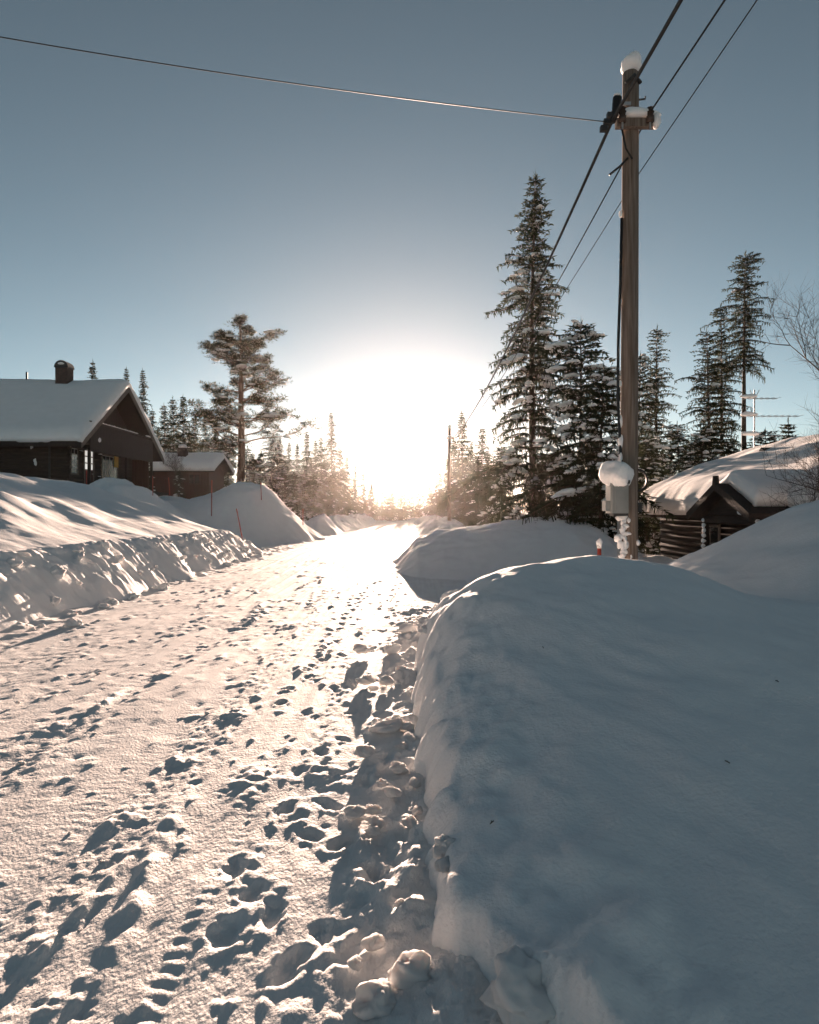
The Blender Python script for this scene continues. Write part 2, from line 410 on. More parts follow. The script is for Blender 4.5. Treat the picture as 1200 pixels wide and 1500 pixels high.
# near right bank: crest read off the photograph at about 6.5 m
cxs = np.array([-0.4, 0.10, 0.33, 0.65, 1.04, 1.5, 1.82, 2.2, 2.5, 2.9, 3.4, 4.5, 8])
czs = np.array([0.1, 0.50, 0.76, 0.95, 1.09, 1.18, 1.185, 1.14, 1.07, 0.95, 0.80, 0.6, 0.4])
c2x = np.array([2.0, 3.3, 3.7, 4.14, 4.5, 4.95, 5.4, 6.2, 8.0]); c2z = np.array([0.2, 0.66, 0.90, 1.10, 1.285, 1.51, 1.68, 1.9, 2.0])
def smax(a, b, k=0.12):
    h = np.clip(0.5 + 0.5 * (a - b) / k, 0, 1)
    return b + (a - b) * h + k * h * (1 - h)
def near_right(X, Y):
    xe = -0.03 + 0.012 * Y + 0.05 * fbm(Y * 1.3, Y * 0 + 2, 3, 61) + 0.70 * np.maximum(0, 2.5 - Y) ** 1.15
    yc = 6.5 + 0.25 * perlin(X * 0.6, X * 0, 62)
    c1 = np.interp(X, cxs, czs)
    t = np.clip((Y - 0.2) / (yc - 0.2), 0, 1)
    front = 0.10 + (c1 - 0.10) * (0.6 * t ** 1.7 + 0.4 * np.sin(t * np.pi / 2) ** 2.2)
    back = c1 - 0.10 * (np.maximum(0, Y - yc)) ** 2 * 1.5 - 0.10 * np.maximum(0, Y - yc)
    h1 = np.where(Y < yc, front, back)
    c2 = np.interp(X, c2x, c2z); y2 = 9.0
    h2 = np.where(Y < y2, c2 - 0.06 * (y2 - Y) - 0.055 * (y2 - Y) ** 2 * 0.6, c2 - 0.12 * (Y - y2) ** 2)
    h = smax(h1, h2, 0.10)
    h = np.maximum(h, -0.2)
    face = ss(0.0, 0.17, X - xe + 0.05 * fbm(X * 5, Y * 5, 3, 66))
    lump = 0.055 * fbm(X * 0.8, Y * 0.7, 3, 63) + 0.016 * fbm((X + 0.55 * Y) * 2.4, (Y - 0.4 * X) * 0.8, 4, 168, 0.6) * ss(0.2, 0.8, X) + 0.006 * fbm(X * 3.5, Y * 3.5, 4, 64, 0.6)
    rub = (1 - ss(0.25, 1.1, X - xe)) * (0.045 * fbm(X * 2.6, Y * 2.0, 4, 65) + 0.010 * fbm(X * 8, Y * 8, 3, 67))
    low = np.exp(-((Y - 1.9) / 0.75) ** 2) * np.exp(-((X - 0.6) / 0.5) ** 2)
    lump = lump + low * (0.10 * np.maximum(-0.2, fbm(X * 2.6, Y * 2.6, 2, 69)))
    # ripple of wind drift running up to the crest
    lump = lump + 0.012 * perlin((X + 0.5 * Y) * 2.0, (Y - 0.4 * X) * 0.5, 68)
    end = 1 - ss(7.6, 8.6, Y - 0.35 * X)
    zz = -0.22 + face * (np.maximum(h, 0) + lump + rub + 0.22) * np.maximum(end, ss(1.6, 3.2, X) * (1 - ss(10.6, 12.0, Y)))
    und = face * (1 - face) * 4 * 0.05                # slight overhang under the rim
    return X - und * ss(2.5, 3.5, Y), Y, zz
bank('snow_bank', steps(-0.35, 9.0, lambda t: 0.02 if t < 1.6 else 0.035 if t < 4 else 0.08), steps(-2.5, 12, lambda t: 0.12 if t < 0.9 else 0.022 if t < 4.5 else 0.035 if t < 9.5 else 0.08), near_right,
     'big smooth shaded snow bank filling the right foreground beside the road')

def mid_right(X, Y):
    crest = np.interp(X, [-1.2, -0.35, 0.2, 0.9, 2.2, 3.4, 4.4, 5.4, 6.6], [-0.2, 0.25, 0.85, 1.15, 1.33, 1.50, 1.62, 1.35, 0.5])
    yc = 21.5 - 0.15 * X
    prof = np.where(Y < yc, np.cos(np.clip((yc - Y) / 6.2, 0, 1) * np.pi / 2) ** 1.2, np.cos(np.clip((Y - yc) / 6.5, 0, 1) * np.pi / 2))
    n = 0.16 * fbm(X * 0.55, Y * 0.4, 3, 71) + 0.05 * fbm(X * 2.2, Y * 2.2, 3, 72)
    return np.where(prof > 0.001, (crest + n * 0.8) * prof, 0) - 0.22 + 0.07 * (prof - 0.3) - 0.62 * ss(2.8, 6.2, X) * (1 - prof)
bank('snow_bank', steps(-1.2, 7.5, lambda t: 0.06), steps(14.6, 28.5, lambda t: 0.09), mid_right, 'middle snow bank right of the road beyond the driveway gap, with sunlit rim')

def left_bank(X, Y):
    foot_x = -5.35 + 0.12 * fbm(Y * 0.5, Y * 0, 2, 81)
    u = foot_x - X                                     # distance in from the road edge
    rise = np.interp(u, [-0.3, 0, 0.25, 0.55, 0.85, 1.1, 1.85, 3.4, 5.2, 6.8, 10, 16, 26], [-0.25, 0.02, 0.34, 0.70, 0.93, 1.0, 1.22, 1.78, 2.3, 2.72, 3.05, 3.05, 3.0])
    on_face = ss(-0.1, 0.25, u) * (1 - ss(0.8, 1.15, u))
    fl = 0.07 * fbm(Y * 0.7 + u * 0.8, u * 1.3, 2, 82) + 0.05 * (0.5 - np.abs(fbm(Y * 2.1 + 0.5 * u, u * 2.6, 2, 83))) + 0.045 * (0.4 - np.abs(fbm(Y * 4.3, u * 5.1, 3, 84, 0.6))) + 0.022 * fbm(Y * 10, u * 11, 3, 89, 0.6)
    fl = fl + 0.05 * np.sqrt(np.maximum(0, perlin(Y * 3.3, u * 3.4, 88)))
    slope_n = 0.20 * fbm(X * 0.32 + Y * 0.12, Y * 0.26, 3, 85) * ss(1.2, 3.5, u) + 0.012 * fbm(X * 1.8, Y * 1.8, 3, 86)
    end = 1 - ss(23.2, 28.4, Y + 0.22 * (u - 4) * ss(4, 9, u) * 0 + 0.6 * perlin(X * 0.5, Y * 0, 87) + 0.28 * np.maximum(0, 2.2 - u) * 0)
    start = ss(-4, 1, Y)
    z = rise + on_face * fl + slope_n
    return (z + 0.3) * end * start - 0.3 + (-0.0) * u, 
def left_bank_f(X, Y): return left_bank(X, Y)[0]
bank('snow_bank', steps(-26, -4.95, lambda t: 0.22 if t < -8 else 0.045), steps(-4, 30, lambda t: 0.25 if t < 4 else 0.045 if t < 16 else 0.07), left_bank_f,
     'long ploughed snow bank with crumbly face and sunlit slope left of the road')

def heap(name, cx, cy, rx, ry, h, label, xr, yr, seed, shear=0.0, res=0.11, extra=None):
    def f(X, Y):
        q = np.sqrt(((X - cx - shear * (Y - cy)) / rx) ** 2 + ((Y - cy) / ry) ** 2)
        n = 0.40 * fbm(X * 0.35, Y * 0.35, 3, seed) + 0.10 * fbm(X * 1.4, Y * 1.4, 4, seed + 4, 0.6)
        b = np.maximum(0, 1 - q)
        z = h * ss(0, 1, b * 1.15) + n * ss(0.02, 0.4, b)
        if extra is not None: z = np.maximum(z, extra(X, Y) + 0.5 * n)
        return ground_h(X, Y) - 0.12 + z
    return bank(name, steps(xr[0], xr[1], lambda t: res), steps(yr[0], yr[1], lambda t: res * 1.3), f, label)
heap('snow_bank', -12.5, 32.3, 3.7, 4.2, 1.05, 'rounded shaded snow heap in front of the dark cabin terrace', (-18, -8), (26, 37), 91)
def h2x(X, Y):
    return np.interp(X, [-16, -14, -12.5, -11, -9.8, -9.0, -8.2, -7.4, -6.4, -5.4, -5.0], [0.0, 0.15, 0.55, 1.45, 2.65, 3.05, 3.1, 2.5, 1.6, 0.6, 0]) * np.cos(np.clip(np.abs(Y - 38.5) / 6.3, 0, 1) * np.pi / 2)
heap('snow_bank', -8.6, 39, 4.8, 6.0, 0.9, 'tallest snow heap left of the road below the pine tree', (-17, -4.9), (31.5, 47), 97, extra=h2x)
def long_bank(xc, hw, h, y0, y1, seed):
    def f(X, Y):
        u = (X - xc - 0.3 * perlin(Y * 0.1, Y * 0, seed)) / hw
        p = np.cos(np.clip(u, -1, 1) * np.pi / 2)
        n = 1 + 0.35 * fbm(X * 0.5, Y * 0.25, 3, seed + 1) + 0.12 * fbm(X * 2, Y * 2, 2, seed + 2)
        e = ss(y0, y0 + 3, Y) * (1 - ss(y1 - 4, y1, Y))
        return ground_h(X, Y) - 0.1 + h * p ** 0.8 * n * e
    return f
bank('snow_bank', steps(-9.2, -4.6, lambda t: 0.1), steps(45, 108, lambda t: 0.22), long_bank(-6.7, 1.9, 1.25, 45, 108, 101), 'far low snow bank along the left road edge towards the sun')
bank('snow_bank', steps(0.0, 5.4, lambda t: 0.1), steps(30, 108, lambda t: 0.22), long_bank(2.6, 2.1, 1.15, 30, 108, 107), 'far low snow bank along the right road edge towards the sun')

# ------------------------------------------------------------------ snow lumps on the road and at the bank feet
lump_me = []
for k in range(6):
    th, ph = np.meshgrid(np.linspace(0, np.pi, 19), np.linspace(0, 2 * np.pi, 28, endpoint=False), indexing='ij')
    x, y, z = np.sin(th) * np.cos(ph), np.sin(th) * np.sin(ph), np.cos(th)
    q = 1 + 0.42 * fbm(x * 1.1 + z * 0.9 + 3 * k, y * 1.1 - z * 0.7, 2, 160 + k) + 0.10 * fbm(x * 3.1 + z * 2.1, y * 3.1 - z * 1.7 + k, 3, 170 + k)
    V = np.stack([x * q, y * q * 0.9, z * q * 0.85 * np.where(z < 0, 0.7, 1)], -1).reshape(-1, 3)
    i = np.arange(19 * 28).reshape(19, 28); j = np.roll(i, -1, 1)
    F = np.stack([i[:-1], i[1:], j[1:], j[:-1]], -1).reshape(-1, 4)
    me = np_mesh('snow_lump', V, F); me.materials.append(M['snow']); lump_me.append(me)
def lump(px, py, wpx, label, group, zb=0.0, sq=0.8, k=[0]):
    x, d = G(px, py, zb)
    r_ = wpx / 2000.0 * d
    o = link('snow_lump', lump_me[k[0] % 6]); k[0] += 1
    o.location = (x, d + r_ * 0.3, zb + r_ * sq * 0.22); o.scale = (r_, r_ * random.uniform(0.7, 1.5), r_ * sq)
    o.rotation_euler = (random.uniform(-0.2, 0.2), random.uniform(-0.2, 0.2), random.uniform(0, 6.28))
    tag(o, label, 'snow lump', group)
lump(105, 918, 26, 'snow lump casting a long shadow at the foot of the left bank', None)
lump(552, 1486, 62, 'upright snow block at the bottom edge beside the right bank', None, 0.0, 1.1)
lump(603, 1440, 66, 'large rounded snow block leaning on the foot of the right bank', None, 0.02, 0.95)
lump(765, 1478, 120, 'broad rounded snow lump in the shaded bottom right foreground', None, 0.12, 0.75)
lump(668, 885, 34, 'snow lump at the far end of the near right bank', None, 0.1, 1.0)
gl = 'snow lump lying in the shade at the foot of the near right bank'
for (px, py, wp) in [(567, 1070, 34), (552, 1210, 26), (547, 1222, 24), (576, 1062, 26), (597, 1068, 22), (600, 1085, 20), (565, 1000, 22), (536, 1000, 22), (530, 955, 24), (575, 955, 26), (600, 925, 26), (535, 1105, 26), (520, 1195, 30), (545, 1190, 22),
                     (585, 1130, 26), (608, 1150, 22), (600, 1210, 26), (575, 1165, 24), (588, 1095, 18), (606, 1020, 20), (590, 985, 20), (560, 1150, 16), (612, 1190, 18), (520, 1415, 22), (545, 1385, 24), (590, 1330, 20)]:
    lump(px, py, wp, gl, 'snow lumps along the foot of the near right bank', 0.05, 0.75)
gl = 'small snow lump along the foot of the left bank'
for k in range(80):
    t_ = random.random() ** 0.7
    px = 5 + 385 * t_; py = 932 - 120 * t_ - random.uniform(-6, 22) * (1 - 0.6 * t_)
    lump(px, py, random.uniform(7, 22) * (1 - 0.4 * t_), gl, 'small snow lumps along the foot of the left bank', 0.06 if py < 925 - 120 * t_ else 0.0, 0.75)
gl = 'small crumb of snow lying on the packed road'
for k in range(34):
    px = random.uniform(20, 520); py = random.uniform(860, 1380)
    lump(px, py, random.uniform(5, 10), gl, 'snow crumbs scattered on the road', 0.0, 0.7)

gl = 'hard snow clod stuck in the ploughed face of the left bank'
for k in range(90):
    y_ = 5.5 + 20 * random.random() ** 1.3; u_ = random.uniform(0.02, 0.85)
    x_ = -5.35 - u_; z_ = float(left_bank_f(np.array([x_]), np.array([y_]))[0])
    r_ = random.uniform(0.035, 0.10) * (1.25 if random.random() < 0.2 else 1)
    o = link('snow_lump', lump_me[k % 6]); o.location = (x_, y_, z_ + 0.1 * r_); o.scale = (r_, r_ * random.uniform(0.8, 1.6), r_ * random.uniform(0.6, 0.9))
    o.rotation_euler = (random.uniform(-0.3, 0.3), random.uniform(0.2, 0.8), random.uniform(0, 6.28))
    tag(o, gl, 'snow lump', 'clods in the face of the left bank')
gl = 'hard snow clod on the crumbled left rim of the near right bank'
for k in range(22):
    y_ = random.uniform(2.6, 7.5); x_ = -0.03 + 0.012 * y_ + random.uniform(0.02, 0.16)
    z_ = float(near_right(np.array([[x_]]), np.array([[y_]]))[2][0, 0]); r_ = random.uniform(0.03, 0.075)
    o = link('snow_lump', lump_me[k % 6]); o.location = (x_, y_, z_ - 0.1 * r_); o.scale = (r_, r_ * random.uniform(0.8, 1.5), r_ * 0.75); o.rotation_euler = (0, random.uniform(-0.6, 0.2), random.uniform(0, 6.28))
    tag(o, gl, 'snow lump', 'clods on the rim of the near right bank')
gl = 'tiny dark twig lying on the smooth right snow bank'
for (x_, y_) in ((1.42, 3.05), (0.35, 2.9), (2.1, 3.9), (0.9, 4.6)):
    z_ = float(near_right(np.array([[x_]]), np.array([[y_]]))[2][0, 0])
    a_ = random.uniform(0, 3.1); l_ = random.uniform(0.007, 0.014); c_, s_ = math.cos(a_) * l_, math.sin(a_) * l_
    tb = MB((x_, y_, z_)); tb.tube([(x_ - c_, y_ - s_, z_ + 0.004), (x_, y_, z_ + 0.009), (x_ + c_, y_ + s_, z_ + 0.012)], 0.0025, 5)
    tb.tube([(x_, y_, z_ + 0.009), (x_ - s_ * 0.6, y_ + c_ * 0.6, z_ + 0.014)], 0.002, 5)
    o = tb.build('twig', M['bark']); o.location = (x_, y_, z_); tag(o, gl, 'twig', 'twigs on the right snow bank')

# ------------------------------------------------------------------ utility poles and wires
def pole(x, y, zb, zt, label, detail=True):
    b0 = (x, y, zb)
    P = empty('utility_pole', b0, label, 'utility pole', 'utility poles along the right roadside')
    n = 9
    pts = [(x + 0.03 * (i / n), y, zb + (zt - zb) * i / n) for i in range(n + 1)]
    MB(b0).tube(pts, [0.108 - 0.012 * i / n for i in range(n + 1)], 20).build('shaft', M['pole'], P, True)
    tx = x + 0.03
    MB(b0).blob((tx, y, zt + 0.09), (0.135, 0.13, 0.15), 3, 18, 12, 0.26, 0.2).build('snow_cap', M['snow'], P, True)
    za = zt - 0.68
    MB(b0).box((tx - 0.22, y - 0.165, za - 0.05), (tx + 0.27, y - 0.085, za + 0.05)).build('crossarm', M['pole'], P)
    MB(b0).blob((tx + 0.04, y - 0.135, za + 0.10), (0.26, 0.085, 0.085), 5, 16, 8, 0.16, 0.5).build('crossarm_snow', M['snow'], P, True)
    if not detail: return P
    for (ix, iz) in ((-0.16, 0.0), (0.17, 0.0)):
        i = MB(b0); i.tube([(tx + ix, y - 0.19, za - 0.02), (tx + ix, y - 0.19, za + 0.05), (tx + ix, y - 0.19, za + 0.06), (tx + ix, y - 0.19, za + 0.10), (tx + ix, y - 0.19, za + 0.11), (tx + ix, y - 0.19, za + 0.15)], [0.045, 0.045, 0.03, 0.048, 0.03, 0.04], 12)
        io = i.build('insulator', M['porcelain'], P, True)
        MB(b0).tube([(tx + ix, y - 0.19, za - 0.10), (tx + ix, y - 0.19, za + 0.02)], 0.012, 6).build('pin', M['steel'], io)
    MB(b0).blob((tx + 0.25, y - 0.18, za + 0.0), (0.06, 0.06, 0.09), 8, 10, 8, 0.2).build('snow_tuft', M['snow'], P, True)
    # dark sleeve and clamps holding the thick cable on the left of the shaft
    MB(b0).tube([(tx - 0.27, y - 0.16, za + 0.0), (tx - 0.22, y - 0.14, za + 0.16), (tx - 0.20, y - 0.12, za + 0.31)], [0.035, 0.05, 0.055], 10).build('cable_sleeve', M['cable'], P, True)
    MB(b0).blob((tx - 0.20, y - 0.12, za + 0.33), (0.05, 0.05, 0.035), 9, 10, 6, 0.15).build('snow_tuft', M['snow'], P, True)
    for q in range(3):
        MB(b0).box((tx - 0.33 - 0.04 * q, y - 0.17, za + 0.06 - 0.08 * q), (tx - 0.25 - 0.04 * q, y - 0.11, za + 0.12 - 0.08 * q)).build('clamp', M['dark_metal'], P)
    MB(b0).box((tx - 0.26, y - 0.135, za + 0.22), (tx - 0.04, y - 0.115, za + 0.26)).build('bracket', M['steel'], P)
    MB(b0).tube([(tx + 0.08, y, zt - 0.32), (tx + 0.17, y - 0.02, zt - 0.32), (tx + 0.17, y - 0.02, zt - 0.29)], 0.011, 6).build('hook', M['dark_metal'], P)
    MB(b0).tube([(tx - 0.09, y - 0.1, zt - 0.18), (tx, y - 0.135, zt - 0.10), (tx + 0.10, y - 0.06, zt - 0.15)], 0.022, 8).build('band', M['dark_metal'], P, True)
    # down lead on the left side, snow sticking to it
    MB(b0).tube([(tx - 0.16, y - 0.15, za - 0.05), (tx - 0.10, y - 0.13, za - 0.30), (tx - 0.02, y - 0.12, za - 0.42)] , 0.012, 6).build('jumper_lead', M['cable'], P, True)
    MB(b0).tube([(tx - 0.30, y - 0.14, za - 0.62), (tx - 0.16, y - 0.12, za - 0.50), (tx - 0.07, y - 0.10, za - 0.40)], 0.014, 6).build('jumper_lead', M['cable'], P, True)
    lx = x - 0.115
    MB(b0).tube([(lx + 0.02, y - 0.05, za - 1.1), (lx, y - 0.06, za - 1.9), (lx - 0.025, y - 0.06, za - 2.6), (lx - 0.03, y - 0.06, za - 3.3), (lx + 0.015, y - 0.05, za - 4.1), (lx - 0.005, y - 0.05, za - 4.6)], 0.018, 8).build('down_lead', M['cable'], P, True)
    for (q, r_) in ((1.05, .02), (1.6, .018), (2.1, .02), (3.55, .03), (3.8, .035), (4.0, .03), (4.15, .045), (3.1, .018)):
        MB(b0).blob((lx + 0.005, y - 0.05, za - q), (r_ * 0.8, r_, r_ * 2.4), int(q * 100), 8, 7, 0.2).build('snow_tuft', M['snow'], P, True)
    # grey meter box with a thick snow cap
    bx0, bx1 = x - 0.27, x - 0.06; z0, z1 = 1.6 + (750 - 752) / 1000 * y, 1.6 + (750 - 706) / 1000 * y
    bm = MB(b0); pr = [(bx0 + 0.02, y - 0.20), (bx1, y - 0.20), (bx1, y + 0.04), (bx0 + 0.02, y + 0.04), (bx0, y + 0.02), (bx0, y - 0.18)]
    bm.prism(pr, 2, z0, z1)
    J = bm.build('meter_box', M['grey_metal'], P)
    MB(b0).box((bx0 + 0.06, y - 0.225, z1 - 0.03), (bx1 + 0.01, y + 0.05, z1 + 0.012)).build('lid', M['dark_metal'], J)
    MB(b0).box((bx0 - 0.055, y - 0.17, z0 + 0.03), (bx0, y - 0.02, z0 + 0.15)).build('side_housing', M['grey_metal'], J)
    MB(b0).box((bx0 + 0.04, y - 0.18, z0 - 0.03), (bx1, y + 0.0, z0)).build('bottom_flange', M['dark_metal'], J)
    MB(b0).box((bx0 + 0.05, y - 0.212, z0 + 0.04), (bx1 - 0.04, y - 0.2, z1 - 0.06)).build('door_panel', M['grey_metal'], J)
    MB(b0).blob((x - 0.165, y - 0.09, z1 + 0.085), (0.17, 0.165, 0.145), 12, 20, 14, 0.20, 0.0, 0.3, 0.66).build('box_snow_cap', M['snow'], J, True)
    # loop of spare cable on the right
    lp = [(x + 0.10 + 0.085 * math.sin(a) * 1.3, y - 0.05, z1 + 0.02 + 0.13 * math.cos(a)) for a in np.linspace(-0.4, 3.5, 12)]
    MB(b0).tube(lp, 0.013, 6).build('cable_loop', M['cable'], P, True)
    MB(b0).box((x + 0.10, y - 0.07, z0 + 0.02), (x + 0.145, y + 0.03, z0 + 0.13)).build('junction_box', M['dark_metal'], P)
    # pipe down to the ground and frozen snow stuck to the shaft
    MB(b0).tube([(x - 0.135, y - 0.07, zb + 0.05), (x - 0.135, y - 0.07, z0)], 0.022, 8).build('conduit', M['steel'], P, True)
    for k in range(11):
        zz = z0 - 0.06 - k * 0.045
        MB(b0).blob((x - 0.09 + random.uniform(-0.03, 0.05), y - 0.09, zz), (random.uniform(0.025, 0.06), 0.018, random.uniform(0.02, 0.055)), 70 + k, 12, 9, 0.5).build('snow_tuft', M['snow'], P, True)
    MB(b0).blob((x - 0.155, y - 0.09, z0 - 0.30), (0.05, 0.045, 0.045), 99, 10, 8, 0.2).build('snow_tuft', M['snow'], P, True)
    for (dx, q) in ((0.09, 5.02), (0.085, 5.35), (-0.02, 4.75), (0.0, 5.2)):
        MB(b0).blob((x + dx, y - 0.085, za - q), (0.022, 0.03, 0.035), int(q * 77), 8, 6, 0.3).build('snow_tuft', M['snow'], P, True)
    return P
PX, PY = 2.66, 8.3
pole(PX, PY, -0.3, 6.93, 'weathered wooden utility pole with snow cap and grey meter box')
pole(2.55, 44.0, -0.3, 7.0, 'distant wooden utility pole near the glare of the sun', False)
def wire(pts, rad, label, sag=0.0, n=24, group=None):
    b = MB(); P = []
    for i in range(len(pts) - 1):
        a, c = Vector(pts[i][:3]), Vector(pts[i + 1][:3]); sg = pts[i][3]
        for k in range(n + (1 if i == len(pts) - 2 else 0)):
            t_ = k / n
            q = a.lerp(c, t_); q.z -= 4 * sg * t_ * (1 - t_); P.append(q)
    b.tube(P, rad, 6)
    return tag(b.build('power_line', M['cable'], None, True), label, 'power line', 'overhead lines on the poles')
za = 6.93 - 0.68
wire([(2.40, -30, 6.35, 0.55), (2.42, PY - 0.15, za + 0.02, 0.85), (2.38, 44, 6.2, 0)], 0.022, 'thick black overhead cable clamped left of the pole top')
wire([(2.86, -30, 6.5, 0.60), (2.86, PY - 0.2, za + 0.10, 0.75), (2.72, 44, 6.4, 0)], 0.011, 'thin black overhead wire on the right insulator of the crossarm')
wire([(2.62, -30, 6.7, 0.35), (2.78, PY + 0.1, za - 0.55, 0.55), (2.62, 44, 5.95, 0)], 0.006, 'thinnest overhead wire running behind the pole shaft below the crossarm')
wire([(2.38, PY - 0.16, za + 0.0, 0.06), (-4.0, 6.55, 6.17, 0.25), (-24, 1.3, 6.6, 0)], 0.0055, 'single thin wire crossing the sky to the upper left')

# ------------------------------------------------------------------ snow stakes
def stake(px, ytop, ybot, d, label, lean=0.0, rad=0.022, cap=False):
    rad = rad * (1.0 if cap else 0.72)
    x = (px - 600) / FPX * d; z0 = EYE + (750 - ybot) / FPX * d; z1 = EYE + (750 - ytop) / FPX * d
    b0 = (x, d, z0 - 0.3)
    T = empty('snow_stake', b0, label, 'snow stake', 'red stakes marking the snow')
    MB(b0).tube([(x, d, z0 - 0.3), (x + lean * (z1 - z0) * 0.85, d, z0 + (z1 - z0) * 0.82)], rad, 8).build('rod', M['red'], T, True)
    MB(b0).tube([(x + lean * (z1 - z0) * 0.85, d, z0 + (z1 - z0) * 0.82), (x + lean * (z1 - z0), d, z1), (x + lean * (z1 - z0), d, z1 + 0.03)], [rad * 1.15, rad * 1.15, rad * 0.5], 8).build('reflector_tip', M['white'] if cap else M['red'], T, True)
    if cap: MB(b0).blob((x, d, z1 + 0.02), (0.034, 0.034, 0.045), 4, 10, 8, 0.25).build('snow_cap', M['snow'], T, True)
stake(127, 690, 722, 29.0, 'red snow stake in front of the dark cabin door', 0, 0.028)
stake(224, 698, 716, 30.5, 'short red snow stake beside the right corner of the dark cabin', 0, 0.026)
stake(249, 700, 716, 32, 'short leaning red snow stake in front of the small red cabin', -0.12, 0.026)
stake(310, 704, 746, 30.0, 'tallest red snow stake standing in the shaded driveway', 0.01, 0.032)
stake(355, 746, 776, 23.8, 'red snow stake leaning at the end of the left bank', -0.28, 0.026)
stake(383, 707, 724, 35.5, 'thin red snow stake on the face of the tallest heap', -0.05, 0.028)
stake(444, 746, 768, 38.0, 'thin red snow stake at the right foot of the tallest heap', 0, 0.03)
stake(878, 799, 822, 7.2, 'stub of a red stake with snow cap left of the utility pole', 0, 0.022, True)

# ------------------------------------------------------------------ roof snow helper: profile (v, z) swept along an axis, noisy
def roof_snow(prof, a0, a1, axis, thick, base, seed, lip=0.10, na=70):
    # prof: [(v_eave0, z), (v_ridge, z), (v_eave1, z)] lower surface
    v = np.array([p_[0] for p_ in prof]); z = np.array([p_[1] for p_ in prof])
    sgn = 1 if v[-1] > v[0] else -1
    m_ = 40
    tt = np.linspace(0, 1, m_)
    vv = v[0] + (v[-1] - v[0]) * tt
    order = np.argsort(v)
    zl = np.interp(vv, v[order], z[order])
    aa = np.linspace(a0, a1, na)
    A, T = np.meshgrid(aa, tt, indexing='ij')
    Vv = v[0] + (v[-1] - v[0]) * T
    Zl = np.interp(Vv, v[order], z[order])
    ed = np.minimum(np.minimum(T, 1 - T) * abs(v[-1] - v[0]), np.minimum(A - a0, a1 - A))
    rnd_ = np.sqrt(np.clip(ed / (thick * 0.75), 0, 1) * (2 - np.clip(ed / (thick * 0.75), 0, 1)))
    th = thick * (0.55 + 0.45 * rnd_) * (1 + 0.12 * fbm(A * 0.4, Vv * 0.4, 2, seed)) + 0.012 * fbm(A * 2.5, Vv * 2.5, 2, seed + 1)
    # smooth the ridge
    zr = np.max(z); Zt = Zl + th - 0.10 * np.exp(-((Zl - zr) / 0.35) ** 2)
    jag = 0.06 * fbm(A * 0.9, Vv * 0.9, 3, seed + 2)
    pushT = np.where(T < 0.02, -1, np.where(T > 0.98, 1, 0)) * sgn * (lip * 0.5 + jag)
    pushA = np.where(A <= a0 + 1e-6, -1, np.where(A >= a1 - 1e-6, 1, 0)) * (lip * 0.3 + jag)
    def pos(Ax, Vx, Zx):
        return np.stack([Ax, Vx, Zx] if axis == 0 else [Vx, Ax, Zx], -1)
    top = pos(A + pushA, Vv + pushT, Zt).reshape(-1, 3)
    bot = pos(A + 0.4 * pushA, Vv + 0.4 * pushT, Zl + 0.004 - 0.06 * (pushT != 0) + np.abs(jag) * 0).reshape(-1, 3)
    i = np.arange(na * m_).reshape(na, m_)
    q = lambda i: np.stack([i[:-1, :-1], i[1:, :-1], i[1:, 1:], i[:-1, 1:]], -1).reshape(-1, 4)
    F = [q(i), q(i)[:, ::-1] + na * m_]
    o = na * m_
    for e in (i[0, :], i[-1, ::-1], i[::-1, 0], i[:, -1]):
        F.append(np.stack([e[:-1], e[1:], e[1:] + o, e[:-1] + o], -1))
    V = np.concatenate([top, bot]) - np.array(base)
    return np_mesh('roof_snow', V, np.concatenate(F))

def log_wall(T, b0, axis, a0, a1, c, z0, z1, m, rad=0.1, thick=0.12, off=0.045):
    # wall along axis at fixed other coordinate c, a backing with a stack of round logs proud of it
    w_ = MB(b0)
    if axis == 0: w_.box((a0, c, z0), (a1, c + thick, z1))
    else: w_.box((c, a0, z0), (c + thick, a1, z1))
    W = w_.build('wall', m, T)
    n = int((z1 - z0) / (2 * rad))
    for k in range(n):
        zc = z0 + rad + k * 2 * rad
        e = 0.12 if k % 2 else 0.02
        cc = c + off
        pts = [(a0 - e, cc, zc), (a1 + e, cc, zc)] if axis == 0 else [(cc, a0 - e, zc), (cc, a1 + e, zc)]
        MB(b0).tube(pts, rad * 1.03, 10).build('log', m, W, False)
    return W

# ------------------------------------------------------------------ the dark cabin on the left
b0 = (-21.0, 36.4, 2.6)
T = empty('cabin', b0, 'large dark log cabin with snowy gable roof, balcony and chimney', 'cabin')
XW, YN, YF, YR = -16.0, 31.9, 40.9, 36.4
ZE, ZR = 5.05, 8.15
log_wall(T, b0, 0, -30, XW, YN, 2.2, ZE + 0.15, M['log'])
W = log_wall(T, b0, 1, YN + 0.13, YF - 0.1, XW - 0.10, 2.2, 5.0, M['log'], off=0.06)
MB(b0).box((-30, YF - 0.1, 2.2), (XW - 0.12, YF, ZE + 0.1)).build('wall', M['log'], T)
MB(b0).box((-30.1, YN + 0.14, 2.2), (-29.98, YF - 0.11, ZE + 0.1)).build('wall', M['log'], T)
